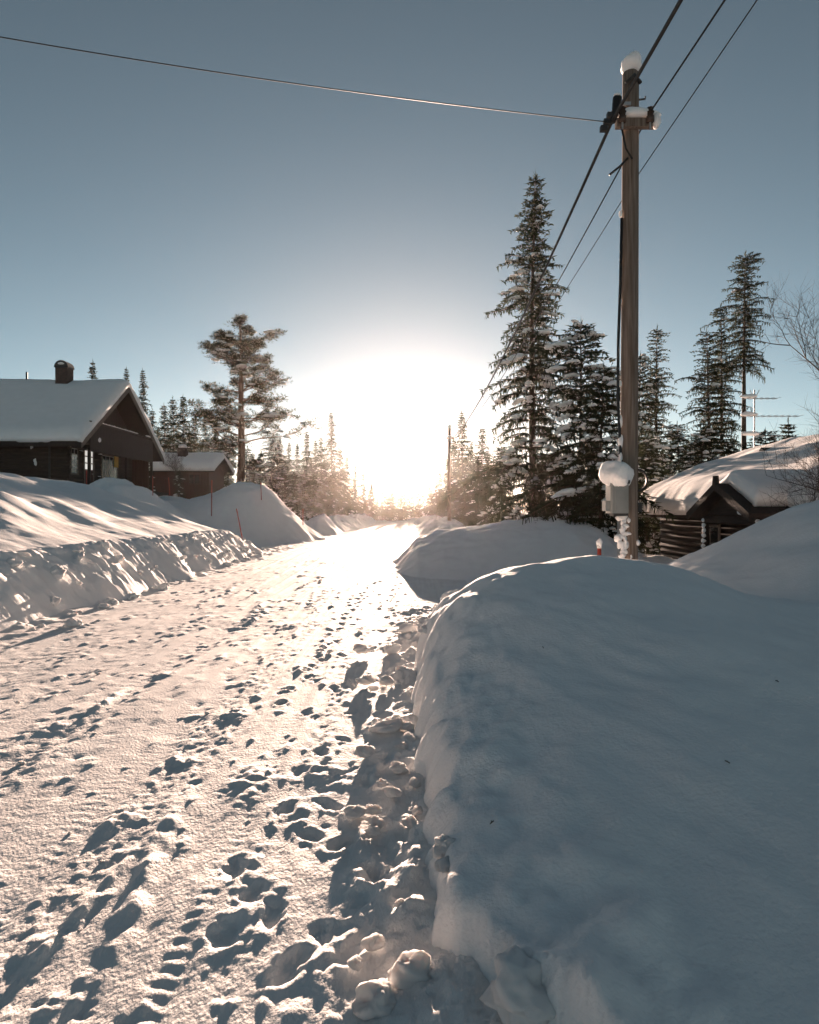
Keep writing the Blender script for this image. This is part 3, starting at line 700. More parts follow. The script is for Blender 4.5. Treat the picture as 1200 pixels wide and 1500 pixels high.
# gable of upright boards
gb = MB(b0).prism([(YN + 0.1, 5.0), (YF - 0.1, 5.0), (YR, ZR - 0.25)], 0, XW - 0.16, XW - 0.04).build('gable', M['board'], T)
for k in range(int((YF - YN) / 0.2)):
    ya = YN + 0.12 + k * 0.2; yb = ya + 0.185
    zz = lambda y_: 5.0 + (ZR - 0.3 - 5.0) * (1 - abs(y_ - YR) / (YR - YN - 0.1))
    if min(zz(ya), zz(yb)) < 5.1: continue
    MB(b0).prism([(ya, 5.02), (yb, 5.02), (yb, zz(yb)), (ya, zz(ya))], 0, XW - 0.04, XW - 0.01).build('board', M['board'], gb)
MB(b0).prism([(YN + 0.1, 2.2), (YF - 0.1, 2.2), (YF - 0.1, ZE), (YR, ZR - 0.3), (YN + 0.1, ZE)], 0, -30.2, -30.1).build('gable', M['board'], T)
# roof planes
XO = -15.0
def roofslab(y0, z0, y1, z1, th, xa, xb, name='roof'):
    return MB(b0).prism([(y0, z0), (y1, z1), (y1, z1 + th), (y0, z0 + th)], 0, xa, xb)
sl = (ZR - ZE) / (YR - YN)
ye0, ye1 = YN - 0.7, YF + 0.7; zee = ZE - 0.7 * sl + 0.1
RO = roofslab(ye0, zee, YR, ZR, 0.16, -30.8, XO).build('roof', M['board'], T)
roofslab(ye1, zee, YR, ZR, 0.16, -30.8, XO).build('roof', M['board'], T)
for (ya, s_) in ((ye0, 1), (ye1, -1)):                  # barge boards on the gable
    MB(b0).prism([(ya - 0.03 * s_, zee - 0.14), (YR, ZR - 0.14), (YR, ZR + 0.16), (ya - 0.03 * s_, zee + 0.17)], 0, XO + 0.004, XO + 0.05).build('barge_board', M['trim'], T)
MB(b0).box((-30.8, ye0 - 0.035, zee - 0.06), (XO, ye0 - 0.004, zee + 0.17)).build('fascia', M['board'], T)
me = roof_snow([(ye0, zee + 0.17), (YR, ZR + 0.165), (ye1, zee + 0.17)], -30.8, XO + 0.05, 0, 0.52, b0, 121, 0.14, 130)
link('roof_snow', me, M['snow'], T)
# chimney with arched hood
cxm, cym = -18.2, 36.0
C = MB(b0).box((cxm - 0.32, cym - 0.32, 7.6), (cxm + 0.32, cym + 0.32, 9.15)).build('chimney', M['brick'], T)
hood = [(cxm - 0.36, 9.16), (cxm + 0.36, 9.16)] + [(cxm + 0.36 * math.cos(a), 9.2 + 0.34 * math.sin(a)) for a in np.linspace(0.1, math.pi - 0.1, 9)]
MB(b0).prism(hood, 1, cym - 0.36, cym + 0.36).build('chimney_hood', M['dark_metal'], C)
MB(b0).blob((cxm - 0.02, cym - 0.2, 9.35), (0.3, 0.25, 0.12), 8, 12, 8, 0.2, 0.5).build('chimney_snow', M['snow'], C, True)
MB(b0).box((-21.9, 33.6, 6.0), (-21.55, 33.95, 7.35)).build('roof_vent', M['dark_metal'], T)
MB(b0).tube([(-15.9 - 4.4, 36.2, 8.3), (-15.9 - 4.4, 36.2, 9.02)], 0.05, 8).build('roof_vent', M['dark_metal'], T)
# balcony across the gable
zb0, zb1 = 4.62, 5.85
BA = MB(b0).box((XW + 0.1, YN + 0.2, zb0), (XW + 0.95, YF - 0.9, zb0 + 0.14)).build('balcony', M['board'], T)
for k in range(48):
    ya = YN + 0.22 + k * 0.163
    top = zb1 - 0.012 * k * 0.163
    MB(b0).box((XW + 0.955, ya, zb0 - 0.12), (XW + 0.985, ya + 0.15, top)).build('board', M['board'], BA)
MB(b0).box((XW + 0.93, YN + 0.2, zb1 - 0.01), (XW + 1.02, YF - 0.9, zb1 + 0.05)).build('handrail', M['board'], BA)
rs = MB(b0)
for k in range(14):
    rs.blob((XW + 0.975, YN + 1.6 + k * 0.32 + random.uniform(-.06, .06), zb1 + 0.075), (0.05, 0.2, 0.04 + 0.02 * random.random()), 200 + k, 8, 6, 0.2, 0.6)
tag(rs.build('rail_snow', M['snow'], BA, True), kind='stuff')
MB(b0).blob((XW + 0.97, YN + 7.5, zb1 + 0.09), (0.06, 0.55, 0.06), 3, 10, 6, 0.15, 0.5).build('rail_snow', M['snow'], BA, True)
for y_ in (YN + 0.25, YR, YF - 1.0):
    MB(b0).box((XW + 0.83, y_, 2.4), (XW + 0.95, y_ + 0.12, zb0)).build('post', M['board'], BA)
# door with six panes
def framed(name, y0, y1, z0, z1, mfr, mpane, cols, rows, fw=0.07, panel=None):
    x = XW + 0.02
    f = MB(b0)
    f.box((x, y0 - fw, z0 - fw), (x + 0.08, y0, z1 + fw)); f.box((x, y1, z0 - fw), (x + 0.08, y1 + fw, z1 + fw))
    f.box((x, y0, z1), (x + 0.08, y1, z1 + fw)); f.box((x, y0, z0 - fw), (x + 0.08, y1, z0))
    F_ = f.build(name, mfr, T)
    zp = z0 if panel is None else panel
    for c in range(cols):
        for r_ in range(rows):
            wy = (y1 - y0) / cols; hz = (z1 - zp) / rows; g = 0.03
            MB(b0).box((x, y0 + c * wy + g, zp + r_ * hz + g), (x + 0.05, y0 + (c + 1) * wy - g, zp + (r_ + 1) * hz - g)).build('pane', mpane, F_)
    MB(b0).box((x - 0.02, y0, z0), (x + 0.045, y1, z1)).build('sash' if panel is None else 'leaf', M['white'] if panel is None else M['redboard'], F_)
    return F_
D_ = framed('door', 33.45, 34.35, 2.75, 4.68, M['trim'], M['pane_glow'], 2, 3, 0.08, 3.68)
MB(b0).tube([(XW + 0.07, 34.25, 3.5), (XW + 0.13, 34.25, 3.5), (XW + 0.13, 34.13, 3.5)], 0.014, 6).build('handle', M['steel'], D_)
framed('window', 32.15, 32.75, 3.45, 4.62, M['trim'], M['glass'], 2, 4)
framed('window', 35.35, 37.2, 3.35, 4.55, M['trim'], M['glass'], 4, 1)
MB(b0).box((XW + 0.10, 36.75, 4.02), (XW + 0.14, 37.2, 4.60)).build('sign_board', M['yellow'], T)
for (y_, z_) in ((32.95, 4.5), (35.0, 4.5), (34.9, 3.35)):
    l_ = MB(b0).box((XW + 0.02, y_, z_), (XW + 0.12, y_ + 0.3, z_ + 0.05)).build('shelf_ledge', M['board'], T)
    MB(b0).blob((XW + 0.08, y_ + 0.15, z_ + 0.06), (0.07, 0.15, 0.04), int(y_ * 10), 8, 6, 0.2, 0.6).build('ledge_snow', M['snow'], l_, True)
WL = MB(b0).box((XW + 0.10, 33.0, 5.14), (XW + 0.16, 33.12, 5.30)).build('wall_lamp', M['white'], T)
MB(b0).blob((XW + 0.99, 33.05, 5.08), (0.05, 0.13, 0.12), 6, 8, 6, 0.15).build('snow_tuft', M['snow'], T, True)
for (x_, z_) in ((-17.6, 4.65), (-17.45, 4.0), (-17.42, 3.85)):
    MB(b0).blob((x_, YN - 0.1, z_), (0.07, 0.05, 0.10), int(-x_ * 100), 8, 6, 0.3).build('snow_tuft', M['snow'], T, True)
MB(b0).tube([(-16.75, YN - 0.14, 2.4), (-16.75, YN - 0.14, 5.05)], 0.045, 8).build('downpipe', M['dark_metal'], T)
# screen wall of red boards at the far end of the terrace
sw = MB(b0).box((XW + 0.02, 39.3, 2.3), (XW + 0.95, 39.4, 4.6)).build('screen_wall', M['redboard'], T)
for k in range(6):
    MB(b0).box((XW + 0.03 + k * 0.155, 39.26, 2.35), (XW + 0.17 + k * 0.155, 39.295, 4.6)).build('board', M['redboard'], sw)
MB(b0).box((XW + 0.05, YN, 2.55), (XW + 1.9, YF - 1, 2.72)).build('terrace', M['board'], T)
te = MB(b0).blob((XW + 0.9, 33.6, 2.80), (1.0, 2.2, 0.12), 4, 16, 8, 0.1, 0.5).build('terrace_snow', M['snow'], T, True)

# ------------------------------------------------------------------ small red-brown cabin behind
b0 = (-16.8, 52.0, 3.0)
T = empty('cabin', b0, 'small red brown cabin with snowy roof behind the dark cabin', 'cabin')
for (x0, x1, y0, y1) in ((-20, -14.7, 50, 50.1), (-20, -14.7, 54, 54.1), (-20, -19.9, 50.11, 53.99), (-14.8, -14.7, 50.11, 53.99)):
    Wl = MB(b0).box((x0, y0, 2.3), (x1, y1, 4.75)).build('wall', M['redboard'], T)
    if y0 == 50:
        for k in range(25): MB(b0).box((x0 + 0.02 + k * 0.205, y0 - 0.03, 2.35), (x0 + 0.2 + k * 0.205, y0 - 0.002, 4.72)).build('board', M['redboard'], Wl)
for s_, ya in ((1, 49.3), (-1, 54.8)):
    MB(b0).prism([(ya, 4.5), (52.05, 5.6), (52.05, 5.72), (ya, 4.62)], 0, -20.6, -14.1).build('roof', M['board'], T)
for x_ in (-19.95, -14.75):
    MB(b0).prism([(50.05, 4.7), (54.05, 4.7), (52.05, 5.58)], 0, x_ - 0.04, x_ + 0.04).build('gable', M['redboard'], T)
link('roof_snow', roof_snow([(49.3, 4.63), (52.05, 5.73), (54.8, 4.63)], -20.6, -14.1, 0, 0.55, b0, 131, 0.12, 60), M['snow'], T)
C = MB(b0).box((-17.2, 50.6, 5.0), (-16.6, 51.2, 6.35)).build('chimney', M['brick'], T)
MB(b0).blob((-16.9, 50.9, 6.45), (0.33, 0.33, 0.2), 2, 12, 8, 0.12, 0.5).build('chimney_snow', M['snow'], C, True)
wn = MB(b0).box((-16.2, 49.93, 3.6), (-15.3, 49.97, 4.4)).build('window', M['redboard'], T)
MB(b0).box((-16.1, 49.9, 3.68), (-15.78, 49.925, 4.32)).build('pane', M['glass'], wn); MB(b0).box((-15.72, 49.9, 3.68), (-15.4, 49.925, 4.32)).build('pane', M['glass'], wn)

# ------------------------------------------------------------------ low brown cabin on the right, its long side and porch gable to the road
b0 = (10.5, 18.5, -0.6)
T = empty('cabin', b0, 'low brown log cabin under thick snow with porch gable behind the right bank', 'cabin')
XE, XR_, XB = 8.6, 11.7, 15.2
Y0, Y1 = 12.6, 23.3
log_wall(T, b0, 1, Y0, Y1, XE, -0.8, 1.62, M['oldlog'], 0.085)
log_wall(T, b0, 0, XE + 0.14, XB, Y1, -0.8, 1.62, M['oldlog'], 0.085, off=0.075)
log_wall(T, b0, 0, XE + 0.14, XB, Y0 - 0.13, -0.8, 1.62, M['oldlog'], 0.085)
MB(b0).box((XB, Y0, -0.8), (XB + 0.12, Y1, 1.62)).build('wall', M['oldlog'], T)
for y_ in (Y0 + 0.02, Y1 - 0.02):
    MB(b0).prism([(XE + 0.1, 1.6), (XB, 1.6), (XR_, 3.02)], 1, y_ - 0.05, y_ + 0.05).build('gable', M['oldlog'], T)
for (xa, xb_) in ((XE - 0.6, XR_), (XB + 0.5, XR_)):
    za_ = 1.42
    MB(b0).prism([(xa, za_), (xb_, 3.05), (xb_, 3.19), (xa, za_ + 0.14)], 1, Y0 - 0.7, Y1 + 0.7).build('roof', M['oldlog'], T)
link('roof_snow', roof_snow([(XE - 0.62, 1.57), (XR_, 3.195), (XB + 0.5, 1.57)], Y0 - 0.7, Y1 + 0.75, 1, 0.74, b0, 141, 0.16, 110), M['snow'], T)
# porch
PXF = 6.95; py0, py1, pyr = 13.9, 17.0, 15.45
PO = MB(b0).box((PXF + 0.2, py0 + 0.2, -0.62), (XE - 0.12, py1 - 0.2, -0.5)).build('porch', M['oldlog'], T)
for (ya, s_) in ((py0, 1), (py1, -1)):
    MB(b0).prism([(ya, 1.48), (pyr, 2.16), (pyr, 2.25), (ya, 1.57)], 0, PXF, 9.6).build('porch_roof', M['oldlog'], PO)
    MB(b0).prism([(ya - 0.03 * s_, 1.40), (pyr, 2.09), (pyr, 2.27), (ya - 0.03 * s_, 1.58)], 0, PXF - 0.05, PXF - 0.003).build('barge_board', M['log'], PO)
g = MB(b0).prism([(py0 + 0.25, 1.52), (py1 - 0.25, 1.52), (pyr, 2.06)], 0, PXF + 0.30, PXF + 0.34).build('porch_gable', M['oldlog'], PO)
for k in range(4):
    z_ = 1.54 + k * 0.12; hw = (2.06 - z_ - 0.11) / 0.54 * 1.28
    MB(b0).box((PXF + 0.27, pyr - hw, z_), (PXF + 0.297, pyr + hw, z_ + 0.11)).build('board', M['oldlog'], PO)
MB(b0).prism([(pyr - 0.1, 2.2), (pyr + 0.1, 2.2), (pyr + 0.06, 2.42), (pyr - 0.06, 2.42)], 0, PXF - 0.06, PXF + 0.02).build('finial', M['log'], PO)
link('porch_snow', roof_snow([(py0 + 0.35, 1.74), (pyr, 2.255), (py1, 1.58)], PXF + 0.25, 9.9, 0, 0.42, b0, 151, 0.08, 40), M['snow'], PO)
for y_ in (py1 - 0.25, py0 + 0.25):
    p_ = MB(b0).tube([(PXF + 0.32, y_, -0.9), (PXF + 0.32, y_, 1.5)], 0.07, 12).build('porch_post', M['oldlog'], PO, True)
    s = MB(b0)
    for k in range(17):
        s.blob((PXF + 0.26, y_ - 0.02 + random.uniform(-.02, .02), -0.6 + k * 0.125), (0.05, 0.075, 0.055), 300 + k, 9, 6, 0.25)
    tag(s.build('post_snow', M['snow'], p_, True), kind='stuff')
MB(b0).box((PXF + 0.25, py0 + 0.25, 1.34), (PXF + 0.39, py1 - 0.25, 1.50)).build('porch_beam', M['oldlog'], PO)
MB(b0).blob((PXF + 0.24, 14.75, 1.60), (0.07, 0.22, 0.10), 31, 10, 7, 0.25, 0.3).build('snow_tuft', M['snow'], PO, True)
MB(b0).box((XE - 0.17, 15.0, -0.6), (XE - 0.12, 15.9, 1.3)).build('door', M['log'], T)
w1 = MB(b0).box((XE - 0.16, 18.6, 0.45), (XE - 0.12, 19.7, 1.25)).build('window', M['trim'], T)
for k in range(2): MB(b0).box((XE - 0.175, 18.68 + 0.5 * k, 0.52), (XE - 0.163, 19.12 + 0.5 * k, 1.18)).build('pane', M['glass'], w1)
# little gabled roof vent
RV = MB(b0).prism([(20.15, 2.0), (20.45, 2.0), (20.45, 3.36), (20.15, 3.36)], 0, 10.62, 10.9).build('roof_vent', M['dark_metal'], T)
MB(b0).prism([(20.0, 3.30), (20.6, 3.30), (20.3, 3.52)], 0, 10.45, 11.05).build('vent_hood', M['dark_metal'], RV)
MB(b0).box((8.9, 13.5, 1.8), (9.0, 13.62, 2.55)).build('stove_pipe', M['steel'], T)

# television aerial on the ridge
b0 = (11.72, 23.2, 3.0)
T = empty('tv_antenna', b0, 'television aerial on a mast with snowy rods above the right cabin roof', 'antenna')
MB(b0).tube([(11.72, 23.2, 2.6), (11.72, 23.2, 5.75)], 0.025, 8).build('mast', M['steel'], T)
for (z_, ln, n_) in ((5.45, 0.75, 6), (4.85, 1.5, 9)):
    B_ = MB(b0).tube([(11.72 - 0.3, 23.15, z_), (11.72 + ln, 23.15, z_)], 0.014, 6).build('boom', M['steel'], T)
    for k in range(n_):
        x_ = 11.72 - 0.28 + (ln + 0.25) * k / (n_ - 1)
        MB(b0).tube([(x_, 22.85, z_ + 0.0), (x_, 23.45, z_)], 0.007, 5).build('rod', M['steel'], B_)
    MB(b0).blob((11.72 - 0.22, 23.12, z_ + 0.05), (0.26, 0.12, 0.09), int(z_ * 10), 12, 7, 0.2, 0.4).build('snow_load', M['snow'], T, True)
for s_ in (-1, 1):
    MB(b0).tube([(11.72, 23.2, 5.4), (11.72 + 0.16 * s_, 23.18, 5.75)], 0.012, 6).build('reflector', M['steel'], T)
MB(b0).blob((11.55, 23.15, 4.25), (0.28, 0.14, 0.10), 77, 12, 7, 0.2, 0.4).build('snow_load', M['snow'], T, True)

# ------------------------------------------------------------------ trees
def tri_mesh(name, tris, m):
    V = np.array(tris, np.float32).reshape(-1, 3)
    me = np_mesh(name, V, np.arange(len(V)).reshape(-1, 3), False)
    me.materials.append(m)
    return me
def rot_z(v, a):
    c, s_ = math.cos(a), math.sin(a)
    return (v[0] * c - v[1] * s_, v[0] * s_ + v[1] * c, v[2])
def spray(tr, p, d, ln, wd, rn):
    # a flat spindle of needles from p along d
    dx, dy, dz = d
    l = math.sqrt(dx * dx + dy * dy + dz * dz) or 1
    dx, dy, dz = dx / l, dy / l, dz / l
    a = rn.uniform(-1, 1); b = rn.uniform(-1, 1); c = rn.uniform(-1, 1)
    sx, sy, sz = dy * c - dz * b, dz * a - dx * c, dx * b - dy * a
    q = math.sqrt(sx * sx + sy * sy + sz * sz) or 1
    sx, sy, sz = sx / q * wd, sy / q * wd, sz / q * wd
    k = ln * 0.35
    tr.append((p[0] - sx, p[1] - sy, p[2] - sz)); tr.append((p[0] + sx + dx * k, p[1] + sy + dy * k, p[2] + sz + dz * k))
    tr.append((p[0] + dx * ln, p[1] + dy * ln, p[2] + dz * ln))
def spruce(seed, H, Rm, z0, shape=0.8, dens=1.0, snow=0.25, droop=0.45, gap=0.28, step=0.13, hang=1.0, fat=1.0):
    rn = random.Random(seed); tr = []; sn = MB(); wood = MB()
    rb = 0.016 * H * 0.62 + 0.02
    nseg = 10
    bend = [rn.uniform(-0.012, 0.012) * H for _ in range(2)]
    axis = lambda z: (bend[0] * math.sin(z / H * 3), bend[1] * math.sin(z / H * 3.3), z)
    wood.tube([(*axis(H * i / nseg)[:2], H * i / nseg - (0.6 if i == 0 else 0)) for i in range(nseg + 1)], [rb * (1 - i / nseg) ** 0.85 + 0.008 for i in range(nseg + 1)], 9)
    z = z0
    while z < H - 0.12:
        t = (z - z0) / (H - z0)
        n = rn.randint(4, 6)
        a0 = rn.uniform(0, 6.28)
        irr = rn.uniform(0.55, 1.12) * (1 + 0.18 * math.sin(z * 1.9 + seed) + 0.10 * math.sin(z * 4.7 + seed * 2))
        lop = rn.uniform(0, 6.28)
        for b in range(n):
            if rn.random() > dens: continue
            an = a0 + b * 6.283 / n + rn.uniform(-0.35, 0.35)
            L = Rm * ((1 - t) ** shape) * irr * rn.uniform(0.5, 1.2) * (1 + 0.22 * math.cos(an - lop)) * (0.75 + 0.25 * min(1, t * 6)) + 0.10
            up = 0.15 + 0.75 * t ** 2; dr = droop * (1.15 - t)
            ca, sa = math.cos(an), math.sin(an)
            ax = axis(z)
            path = lambda s: (ax[0] + ca * L * s, ax[1] + sa * L * s, ax[2] + L * (up * s - (dr + up * 0.5) * s * s * 1.25 + 0.28 * dr * s ** 4))
            wood.tube([path(0), path(0.5), path(0.95)], [0.012 + 0.008 * L, 0.008 + 0.004 * L, 0.004], 4, False)
            ns = max(2, int(L / step))
            for i in range(ns + 1):
                s = 0.12 + 0.88 * i / ns
                p = path(s); wid = (0.30 * L * (1 - s) ** 0.7 + 0.13) * rn.uniform(0.7, 1.2)
                for sd in (-1, 1):
                    for q in range(2):
                        d = rot_z((ca, sa, -0.15 - 0.5 * dr * rn.random() + 0.2 * t), sd * rn.uniform(0.35, 1.15))
                        spray(tr, p, d, wid * rn.uniform(0.6, 1.15), 0.032 * fat * rn.uniform(0.7, 1.3), rn)
                if rn.random() < hang:
                    for q in range(2):
                        o = rot_z((ca, sa, 0), rn.choice((-1, 1)) * rn.uniform(0.5, 1.4))
                        ww = wid * rn.uniform(0.1, 0.8)
                        p2 = (p[0] + o[0] * ww, p[1] + o[1] * ww, p[2] - 0.1 * ww)
                        spray(tr, p2, (rn.uniform(-.3, .3), rn.uniform(-.3, .3), -1 + 0.9 * t), (0.16 + 0.12 * L) * rn.uniform(0.6, 1.2) * (1 - 0.4 * t), 0.03 * fat, rn)
            spray(tr, path(0.97), (ca, sa, 0.15), 0.22, 0.03, rn)
            if rn.random() < snow * (1.15 - 0.7 * t) and L > 0.4:
                s0 = rn.uniform(0.35, 0.7); r_ = min(0.34, 0.08 + L * rn.uniform(0.04, 0.11)); k0 = len(sn.sizes)
                nb = rn.randint(2, 4)
                for k in range(nb):
                    s = min(1.0, s0 + k * r_ * 1.05 / L); p = path(s); rr = r_ * rn.uniform(0.65, 1.1) * (1.1 - 0.12 * k)
                    sn.blob((p[0] + rn.uniform(-.3, .3) * r_, p[1] + rn.uniform(-.3, .3) * r_, p[2] + 0.25 * rr), (rr * 1.05, rr * rn.uniform(0.7, 1.0), rr * rn.uniform(0.38, 0.6)), rn.randint(0, 9999), 9, 6, 0.35, 0.35, an)
                sn.sizes[k0:] = [tuple(map(sum, zip(*sn.sizes[k0:])))]
        z += gap * rn.uniform(0.7, 1.3) * (1 - 0.45 * t)
    for q in range(5): spray(tr, (*axis(H)[:2], H - 0.25 + 0.06 * q), (rn.uniform(-.4, .4), rn.uniform(-.4, .4), 0.8), 0.25, 0.03, rn)
    spray(tr, (*axis(H)[:2], H - 0.1), (0, 0, 1), 0.4, 0.025, rn)
    return tr, wood, sn
class Tree: pass
def make_tree(name, gen, mneedle, mbark, split=False):
    tr, wood, sn = gen
    t = Tree(); t.name = name
    t.crown = tri_mesh('crown', tr, mneedle)
    t.trunk = wood.mesh('trunk', True); t.trunk.materials.append(mbark)
    t.snow = None; t.clumps = []
    if split and sn.v:
        # every blob is a closed island of vertices in order
        used = sn.sizes; vi = 0; fi = 0
        for (nv_, nf_) in used:
            me = bpy.data.meshes.new('snow_clump')
            me.from_pydata(sn.v[vi:vi + nv_], [], [tuple(i - vi for i in f) for f in sn.f[fi:fi + nf_]]); me.update()
            me.polygons.foreach_set('use_smooth', [True] * len(me.polygons)); me.materials.append(M['snow']); t.clumps.append(me)
            vi += nv_; fi += nf_
        return t
    if sn.v:
        t.snow = sn.mesh('snow_load', True); t.snow.materials.append(M['snow'])
    return t
def plant(t, x, y, z, label, group=None, sc=1.0, rz=0.0, sz=None, cat='tree'):
    E = empty(t.name, (x, y, z), label, cat, group)
    E.rotation_euler = (0, 0, rz); E.scale = (sc, sc, sz if sz else sc)
    link('trunk', t.trunk, None, E); tag(link('crown', t.crown, None, E), kind='stuff')
    if t.clumps:
        for me in t.clumps: link('snow_clump', me, None, E)
    elif t.snow: tag(link('snow_load', t.snow, None, E), kind='stuff')
    return E
def gz(x, y): return float(ground_h(x, y))
def at(t, Ht, px, ytop, d, label, group=None, rz=0.0, wide=1.0):
    x = (px - 600) / FPX * d; z = gz(x, d); top = EYE + (750 - ytop) / FPX * d
    s = (top - z) / Ht
    return plant(t, x, d, z, label, group, s * wide, rz, s)

# the tall snowy spruce and its neighbours right of the sun
tA = make_tree('spruce_tree', spruce(1, 13.8, 2.5, 0.5, 0.72, 0.97, 0.34, 0.5, 0.27, 0.12, 1.0), M['needle'], M['bark'], True)
at(tA, 13.8, 785, 258, 25.5, 'tall spruce with snow clumps rising left of the utility pole')
tB = make_tree('spruce_tree', spruce(2, 8.0, 2.3, 0.3, 0.45, 1.0, 0.6, 0.6, 0.26, 0.12, 1.0), M['needle'], M['bark'])
at(tB, 8.0, 850, 475, 22.5, 'bushy snow laden spruce between the tall spruce and the utility pole', None, 0.4)
at(tB, 8.0, 885, 540, 20.5, 'shorter dark spruce with low snowy boughs directly left of the pole', None, 2.2, 1.05)
at(tB, 8.0, 735, 655, 30.0, 'small snowy spruce in the glare left of the tall spruce', None, 3.3, 1.1)
tD = make_tree('spruce_tree', spruce(3, 13.0, 1.9, 0.6, 0.55, 0.95, 0.12, 0.5, 0.30, 0.15), M['needle'], M['bark'])
at(tD, 13.0, 963, 480, 45, 'slim spruce standing alone just right of the utility pole', None, 0.3)
at(tB, 8.0, 938, 522, 43, 'dark spruce half hidden behind the utility pole', None, 1.2, 0.8)
tE = make_tree('spruce_tree', spruce(4, 12.0, 2.6, 0.4, 0.5, 0.95, 0.12, 0.55, 0.32, 0.15), M['needle'], M['bark'])
at(tE, 12.0, 1036, 488, 40, 'broad spruce left of the two taller ones behind the right cabin', None, 0.9, 0.95)
at(tD, 13.0, 1056, 448, 42, 'middle spruce of the three clustered behind the right cabin', None, 2.0, 0.9)
tG = make_tree('spruce_tree', spruce(6, 17.5, 1.75, 10.6, 0.42, 1.0, 0.03, 0.35, 0.27, 0.14), M['needle'], M['bark'])
at(tG, 17.5, 1091, 372, 42, 'tallest spruce with long bare trunk behind the right cabin', None, 0.5)
tS = make_tree('spruce_tree', spruce(7, 5.0, 1.1, 0.2, 0.8, 0.95, 0.3, 0.45, 0.24, 0.14), M['needle'], M['bark'])
at(tS, 5.0, 1155, 616, 48, 'little spruce peeping over the right cabin roof beside the bare birch')
at(tB, 8.0, 1122, 632, 30, 'low snow covered spruce behind the right cabin roof under the aerial', None, 4.0, 1.3)
at(tB, 8.0, 992, 622, 36, 'low snow covered spruce in the gap left of the broad spruce', None, 5.0, 1.0)
at(tB, 8.0, 950, 640, 28, 'snow draped young spruce behind the right cabin end', None, 2.6, 1.2)
at(tB, 8.0, 1030, 630, 33, 'snow draped spruce low in front of the broad spruce', None, 1.6, 1.2)

# scots pine left of the sun
def pine(seed, H):
    rn = random.Random(seed); tr = []; sn = MB(); wood = MB()
    ax = lambda z: (0.35 * math.sin(z / H * 4.0) + 0.10 * math.sin(z / H * 9), 0.2 * math.sin(z / H * 3 + 1), z)
    wood.tube([(*ax(H * i / 14)[:2], H * i / 14 - (0.6 if i == 0 else 0)) for i in range(15)], [0.27 * (1 - i / 14) ** 0.7 + 0.03 for i in range(15)], 10)
    def tuft(p, r, n):
        for i in range(n):
            a = rn.uniform(0, 6.28); e = rn.uniform(-0.8, 1.35)
            d = (math.cos(a) * math.cos(e), math.sin(a) * math.cos(e), math.sin(e))
            q = (p[0] + d[0] * r * rn.uniform(0, .8), p[1] + d[1] * r * rn.uniform(0, .8), p[2] + d[2] * r * 0.8 * rn.uniform(0, .9))
            spray(tr, q, (d[0], d[1], d[2] + 0.3), rn.uniform(0.16, 0.32), 0.034, rn)
    z = H * 0.20
    while z < H - 0.3:
        t = (z / H - 0.2) / 0.8
        for b in range(rn.randint(1, 4)):
            an = rn.uniform(0, 6.283)
            prof = np.interp(t, [0, 0.12, 0.3, 0.55, 0.8, 1], [2.6, 4.9, 4.0, 3.0, 3.3, 1.9])
            L = prof * rn.uniform(0.35, 1.12)
            up = rn.uniform(-0.28, 0.45) + 0.6 * t ** 1.5
            p0 = Vector(ax(z)); pts = [p0]; d = Vector((math.cos(an), math.sin(an), up)).normalized()
            nseg = 7
            for i in range(nseg):
                d = (d + Vector((rn.uniform(-.28, .28), rn.uniform(-.28, .28), rn.uniform(-.22, .28) + (0.05 if i > 3 else -0.03)))).normalized()
                pts.append(pts[-1] + d * (L / nseg))
            wood.tube(pts, [0.055 * (1 - i / 7.5) * (0.5 + L / 6) + 0.008 for i in range(8)], 5, False)
            for i in range(2, 8):
                f = i / 7
                for k in range(rn.randint(3, 5)):
                    a2 = an + rn.choice((-1, 1)) * rn.uniform(0.4, 1.3); l2 = L * rn.uniform(0.1, 0.24) * (1.25 - 0.5 * f) + 0.15
                    d2 = Vector((math.cos(a2), math.sin(a2), rn.uniform(-0.45, 0.95))).normalized()
                    e = pts[i] + d2 * l2
                    wood.tube([pts[i], pts[i] + d2 * l2 * 0.5 + Vector((0, 0, 0.03)), e], [0.018, 0.012, 0.007], 4, False)
                    tuft(e, rn.uniform(0.18, 0.36), rn.randint(13, 20))
                    if rn.random() < 0.5: tuft(pts[i] + d2 * l2 * 0.55, 0.28, 12)
                    if rn.random() < 0.07: sn.blob((e.x, e.y, e.z + 0.15), (0.30, 0.24, 0.11), rn.randint(0, 999), 9, 6, 0.25, 0.5)
            tuft(pts[-1], 0.42, 26)
            if rn.random() < 0.16 * (1.2 - t): sn.blob((pts[5].x, pts[5].y, pts[5].z + 0.22), (0.7, 0.45, 0.18), rn.randint(0, 999), 10, 6, 0.28, 0.5, an)
        z += rn.uniform(0.35, 0.75)
    for q in range(9): tuft(Vector(ax(H - 0.1)) + Vector((rn.uniform(-.5, .5), rn.uniform(-.5, .5), rn.uniform(-.4, .2))), 0.35, 18)
    return tr, wood, sn
tP = make_tree('pine_tree', pine(23, 16.0), M['pineneedle'], M['pinebark'])
at(tP, 16.4, 352, 470, 58, 'large spreading pine tree above the snow heaps left of the sun', None, 1.1, 1.36)

